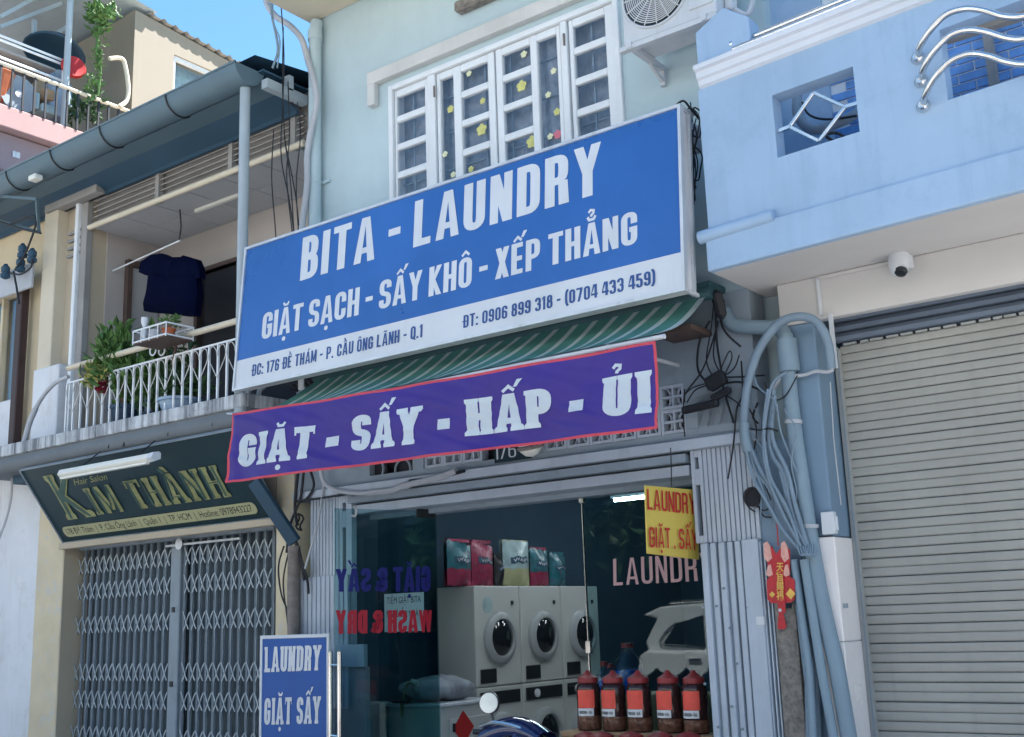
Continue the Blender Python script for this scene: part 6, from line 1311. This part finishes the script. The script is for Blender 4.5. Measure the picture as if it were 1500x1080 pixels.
for k, (px, s, lb) in enumerate(((885,.9,'clear bottle of blue detergent left behind the jars'),(925,1.5,'large round bottle of blue detergent behind the middle jar'),(902,.8,'small bottle of blue detergent between the two larger blue bottles'))):
    c = W(px, 985, .75+.1*k); z0 = tz_+.22; t = thing('detergent_bottle', lb, 'bottle', V((c.x,.75+.06*k,z0)), 'blue detergent bottles'); c = V((c.x,.75+.06*k,z0))
    MB().lathe(c, [(.06*s,0),(.07*s,.02),(.07*s,.11*s),(.0,.115*s)], 20).build('liquid', M['bluewater'], t, smooth=True)
    MB().lathe(c, [(.064*s,0),(.075*s,.02),(.075*s,.14*s),(.03*s,.20*s),(.03*s,.22*s)], 20).build('bottle', M['gwin'], t, smooth=True); MB().lathe(c+V((0,0,.22*s)), [(.034*s,0),(.034*s,.035)], 14).build('cap', M['redlid'], t)
tag(MB().box(-5.1, -3.7, .62, .95, 0, tz_+.22).build('bottle_riser', M['wood'], bev=.005), 'wooden riser behind the jars carrying the blue detergent bottles', 'riser')
m = MB(); m.box(-5.4, -4.3, 6.3, 6.48, 1.0, 2.2); tag(m.build('wall_shelf', M['bagblue']), 'pale teal shelf panel deep inside the laundry', 'shelf')
for k, (pa_, pb_) in enumerate((((862,727),(932,716)), ((900,733),(934,728)))):
    y = 1.9+1.6*k; a = W(*pa_, y); b = W(*pb_, y); t = thing('ceiling_lamp', ('lit fluorescent tube on the shop ceiling, the longer and nearer one', 'lit fluorescent tube on the shop ceiling, the shorter and farther one')[k], 'lamp', ((a.x+b.x)/2, y, a.z), 'lit tubes on the shop ceiling')
    MB().tube([V((a.x, y, a.z)), V((b.x+.2, y, a.z))], .018, 10).build('tube', M['tube'], t); MB().box(a.x-.03, b.x+.23, y-.03, y+.03, a.z+.02, a.z+.06).build('housing', M['signwhite'], t)
for k, (tx_, ty__) in enumerate(((-5.6, 2.6), (-5.6, 4.6), (-5.9, 1.2))):  # added tubes, hidden by the lintel, to brighten the shop interior
    t = thing('ceiling_lamp', ('added unseen fluorescent tube over the middle of the shop, behind the door header', 'added unseen fluorescent tube at the back of the shop ceiling', 'added unseen fluorescent tube over the white cabinet at the left of the shop')[k], 'lamp', (tx_, ty__, 2.95), 'lit tubes on the shop ceiling')
    MB().tube([V((tx_-.6, ty__, 2.95)), V((tx_+.6, ty__, 2.95))], .018, 10).build('tube', M['tube'], t); MB().box(tx_-.63, tx_+.63, ty__-.03, ty__+.03, 2.975, 3.02).build('housing', M['signwhite'], t)

# ================================================================== STREET SIDE THINGS
SB = thing('standing_sign', 'blue standing sign in a white frame reading LAUNDRY GIẶT SẤY', 'sign', W(430,1080,-.62))
by = -.50; a = W(385,936,by); b = W(479,934,by); zt_ = (a.z+b.z)/2; z0 = .25
MB().box(a.x, b.x, by, by+.02, z0, zt_).build('board', M['boardblue'], SB)
e = .028
for (x0_, x1_, z0_, z1_) in ((a.x-e,b.x+e,zt_,zt_+e),(a.x-e,a.x,z0,zt_),(b.x,b.x+e,z0,zt_),(a.x-e,b.x+e,z0-e,z0)): MB().box(x0_, x1_, by-.008, by+.024, z0_, z1_).build('frame', M['signwhite'], SB, bev=.003)
for x in (a.x, b.x-.03): MB().box(x, x+.03, by+.0, by+.04, 0, z0-e).build('leg', M['signwhite'], SB)
def q(px, py): return W(px, py, by-.001)
text(SB, 'lettering', 'LAUNDRY', bil(q(388,985), q(469,982), q(388.5,948), q(471,945), (0,-1,0)), M['signwhite'], tx=.20, ty=.15, serif=.03, gap=.10)
text(SB, 'lettering', 'GIẶT SẤY', bil(q(387,1062), q(469,1060), q(388,1023), q(470,1020), (0,-1,0)), M['signwhite'], tx=.20, ty=.15, serif=.03, gap=.10)
# red new year decoration on the granite post
gx = W(1143,900,-.02).x
GP = MB(); R = random.Random(4); GP.grid(lambda u, v: V((W(1139,940,-.06).x+.004+(.135)*u, -.07-.02*math.sin(math.pi*u)-.006*mnoise.noise(V((u*5, v*22, 1))), 0+1.55*v+(.10*math.sin(u*7) if v > .99 else 0))), 8, 60); GP.box(W(1139,940,-.06).x, W(1139,940,-.06).x+.14, -.065, -.0, 0, 1.52)
tag(GP.build('granite_post', M['stone'], smooth=True), 'rough grey granite post strip with a ragged top right of the folding gate', 'post')
tag(MB().box(-3.25, -2.99, -.012, .0-.001, 0, 2.6).build('wall_strip', M['bluecol']), 'narrow blue wall strip behind the granite post and pipes', 'wall')
TD = thing('new_year_decoration', 'red and gold paper new year decoration hanging above the granite post', 'decoration', W(1141,880,-.12))
ty2 = -.13; cc = lambda px, py, d=0: W(px, py, ty2-d)
m = MB(); m.prism([cc(x, y) for x, y in ((1127,845),(1155,843),(1164,850),(1164,878),(1158,883),(1130,884),(1124,878),(1123,850))], (0,.006,0)); m.build('red_card', M['tetred'], TD)
m = MB(); m.prism([cc(x, y) for x, y in ((1122,805),(1130,800),(1137,812),(1145,800),(1157,805),(1157,843),(1126,845))], (0,.005,0)); m.build('upper_card', M['tetred'], TD)
m = MB(); m.prism([cc(x, y, .004) for x, y in ((1136,825),(1147,825),(1151,898),(1140,898))], (0,.002,0)); m.build('gold_strip', M['tetred'], TD)
for s, x0_ in ((0,1124),(1,1149)):
    m = MB(); m.lathe(cc(x0_+0, 803, .004), [(.030,0),(.030,-.003)], 12, (0,1,0)); 
    m = MB(); m.prism([cc(x, y, .004) for x, y in ((x0_-5,796),(x0_,793),(x0_+4,800),(x0_+7,818),(x0_,824),(x0_-5,815))], (0,.003,0)); m.prism([cc(x, y, .004) for x, y in ((x0_+1,828),(x0_+5,827),(x0_+8,842),(x0_+2,845),(x0_-2,842))], (0,.003,0)); m.build('pink_charm', M['tetpink'], TD)
m = MB(); c = cc(1158,870,.006); m.prism([c+V((0,0,.035)), c+V((.032,0,0)), c+V((0,0,-.035)), c+V((-.032,0,0))], (0,.002,0)); c = cc(1131,871,.006); m.prism([c+V((0,0,.02)), c+V((.02,0,0)), c+V((0,0,-.02)), c+V((-.02,0,0))], (0,.002,0)); m.build('gold_diamond', M['tetgold'], TD)
for k, ch in enumerate('天官賜福'):
    y = 836+k*14; fonttext(TD, 'gold_character', ch, bil(cc(1137.5,y,.008), cc(1148,y,.008), cc(1137.5,y-10,.008), cc(1148,y-10,.008), (0,-1,0)), M['tetgold'], bold=.02)
m = MB(); m.prism([cc(x, y, .002) for x, y in ((1141,898),(1147,898),(1152,918),(1149,922),(1140,922),(1139,916))], (0,.004,0)); m.build('tail', M['tetred'], TD)
MB().lathe(cc(1142.5,894,.006), [(.012,0),(.006,-.008)], 8, (0,1,0)).build('pearl', M['signwhite'], TD)
MB().tube([cc(1140,800), cc(1138,765)], .004, 5).build('string', M['red'], TD)

# scooter
SCo = thing('scooter', 'dark blue scooter in front of the laundry with a round white mirror raised', 'scooter', (-4.35,-1.2,0))
mp = W(716,1030,-1.2); hb = W(740,1078,-1.2)
m = MB(); m.lathe(mp, [(.0,-.018),(.05,-.012),(.062,0),(.06,.006),(.0,.008)], 24, (.25,-1,.1)); ms = m.build('mirror', M['mirrorface'], SCo, smooth=True)
for v in ms.data.vertices: v.co.z = (v.co.z - (mp.z-0))*1.18 + mp.z if False else v.co.z
MB().lathe(mp+V((-.005,.012,0)), [(.066,-.012),(.068,.01),(.04,.03),(.0,.035)], 22, (-.25,1,-.1)).build('mirror_shell', M['darkplastic'], SCo, smooth=True)
MB().tube(spline([mp+V((0,.02,.0)), mp+V((.01,.02,-.08)), mp+V((.05,.02,-.18)), V((hb.x+.05,-1.18,hb.z-.02))], 6), .006, 6).build('mirror_stalk', M['darkplastic'], SCo)
MB().tube([V((W(694,1072,-1.22).x,-1.22,W(694,1072,-1.22).z)), V((W(722,1073,-1.2).x,-1.2,W(722,1073,-1.2).z))], .017, 12).build('grip', M['darkplastic'], SCo, smooth=True)
def cowl(u, v):
    a = math.pi*(u-.5)*1.3; r = .10+.06*v; x = -4.62+.42*v; return V((x, -1.17+.14*math.sin(a)*(1-.3*v), .80+.085*math.cos(a)*(1-.55*v*v)+.06*math.sin(v*3)))
MB().grid(cowl, 20, 14).build('handlebar_cowl', M['bikeblue'], SCo, smooth=True)
MB().tube(spline([V((-4.62,-1.28,.88)), V((-4.5,-1.30,.905)), V((-4.35,-1.27,.88)), V((-4.22,-1.22,.82))], 6), .012, 6).build('chrome_strip', M['steel'], SCo, smooth=True)
m = MB(); m.grid(lambda u, v: V((-4.35+.55*v, -1.18+.16*math.sin(math.pi*(u-.5)), .40+.42*(1-v)*.9+.10*math.cos(math.pi*(u-.5)))), 14, 12); m.build('front_shield', M['bikeblue'], SCo, smooth=True)
m = MB(); m.grid(lambda u, v: V((-5.9+1.2*v, -1.18+.15*math.sin(2*math.pi*u), .55+.14*math.cos(2*math.pi*u)+.05*(1-v))), 20, 10); m.build('rear_body', M['bikeblue'], SCo, smooth=True)
m = MB(); m.grid(lambda u, v: V((-5.75+.95*v, -1.18+.12*math.sin(2*math.pi*u), .70+.05*math.cos(2*math.pi*u)-.04*math.sin(v*3))), 16, 10); m.build('seat', M['darkplastic'], SCo, smooth=True)
for x in (-5.65, -4.15):
    c = V((x,-1.18,.28)); wo = MB().tube(arc(c, .22, 0, 360, 28), .055, 10, closed=True).build('wheel', M['rubber'], SCo, smooth=True); MB().lathe(c, [(.16,-.02),(.16,.02)], 20, (0,1,0)).build('rim', M['steel'], wo)
MB().box(-5.3, -4.3, -1.27, -1.09, .25, .34).build('footboard', M['darkplastic'], SCo, bev=.02)
MB().box(-5.4, -4.2, -1.21, -1.15, .3, .5).build('frame', M['darkplastic'], SCo)
MB().tube([V((-4.15,-1.18,.28)), V((-4.5,-1.18,.85))], .03, 8).build('fork', M['steel'], SCo)
# parked car across, seen mirrored in the glass
CR = thing('parked_car', 'white parked estate car, seen only as a reflection in the right shop glass', 'car', (-7,-8.4,-.13))
cx0 = -9.15; yn = -7.42; yw = 1.82; g = -.13
body = [(0.02,.45),(.0,.75),(.05,1.00),(.18,1.06),(4.1,1.0),(4.55,.85),(4.62,.55),(4.5,.30),(.15,.30)]
MB().prism([V((cx0+x, yn-yw, g+z+.08)) for x, z in body][::-1], (0,yw,0)).build('body', M['carwhite'], CR, bev=.05, seg=3)
cab = [(.14,1.0),(.10,1.16),(.34,1.50),(.08,1.56),(.40,1.67),(1.6,1.72),(2.4,1.64),(3.3,1.06),(3.3,1.0)]
MB().prism([V((cx0+x, yn-yw+.12, g+z+.1)) for x, z in cab][::-1], (0,yw-.24,0)).build('cabin', M['carwhite'], CR, bev=.03, seg=2)
for pl in ([(.42,1.14),(.66,1.44),(1.12,1.53),(1.12,1.07)], [(1.16,1.07),(1.16,1.535),(1.90,1.58),(1.90,1.05)], [(1.96,1.05),(1.96,1.58),(2.35,1.55),(3.0,1.06)]):
    MB().prism([V((cx0+x, yn-.122, g+z+.1)) for x, z in pl], (0,.012,0)).build('side_window', M['carglass'], CR)
MB().tube(spline([V((cx0+.66,yn-.105,g+1.55)), V((cx0+.44,yn-.105,g+1.36)), V((cx0+.42,yn-.105,g+1.22)), V((cx0+1.1,yn-.105,g+1.15))], 6), .014, 6).build('chrome_trim', M['steel'], CR)
MB().tube([V((cx0+.5,yn-.25,g+1.82)), V((cx0+1.9,yn-.25,g+1.86))], .02, 6).build('roof_rail', M['steel'], CR)
MB().box(cx0+.9, cx0+1.1, yn, yn+.03, g+.98, g+1.02).build('door_handle', M['steel'], CR, bev=.006)
MB().box(cx0+1.9, cx0+2.1, yn, yn+.03, g+.98, g+1.02).build('door_handle', M['steel'], CR, bev=.006)
for x in (.85, 3.75):
    for y in (yn-.12, yn-yw+.12): 
        wo = MB().lathe(V((cx0+x,y,g+.34)), [(.28,-.11),(.34,-.09),(.34,.09),(.28,.11)], 28, (0,1,0)).build('wheel', M['rubber'], CR, smooth=True); MB().lathe(V((cx0+x,y,g+.34)), [(.22,-.12),(.22,.12)], 20, (0,1,0)).build('rim', M['steel'], wo)
# houses over the street, seen only as reflections
m = MB(); m.holed(-60, 200, 4.6, 11, -20.3, -20, [(-58+k*3.6, -56.4+k*3.6, 6.2, 7.8) for k in range(70)])
OH = thing('opposite_house', 'dull terrace of houses across the street, seen only in reflections', 'building', (-6,-20.2,0)); m.build('wall', M['foreign'], OH)
MB().box(-60, 200, -21.5, -21.4, 0, 11).build('interior_shade_panel', M['roomdark'], OH); MB().box(-60, 200, -21.4, -17.6, 4.4, 4.6).build('added_canopy', M['gutterdark'], OH); MB().box(-60, 200, -28, -20.0, 11.01, 11.2).build('roof', M['foreign'], OH)  # dark canopy and back panel, added to keep glass reflections dark
m = MB(); 
for k in range(14): foliage(m, (-34+k*4.6, -17.0, 4.0+random.uniform(-.6,.8)), (2.2,1.2,1.3), 420, .45, seed=100+k, clumps=10)
TRs = [m]
for k in range(1):
    pass
for k in range(16): foliage(m, (26+k*6, -15.5, 6.0+random.uniform(-1,1)), (3.2,2.2,3.2), 420, .7, seed=140+k, clumps=12)  # added unseen crowns, darkening the reflection in the open door leaf
o = m.build('street_tree_crowns', M['leafdark']); struct(o, 'stuff'); o['label'] = 'row of dark street tree crowns across the road, far ones added to darken reflections'
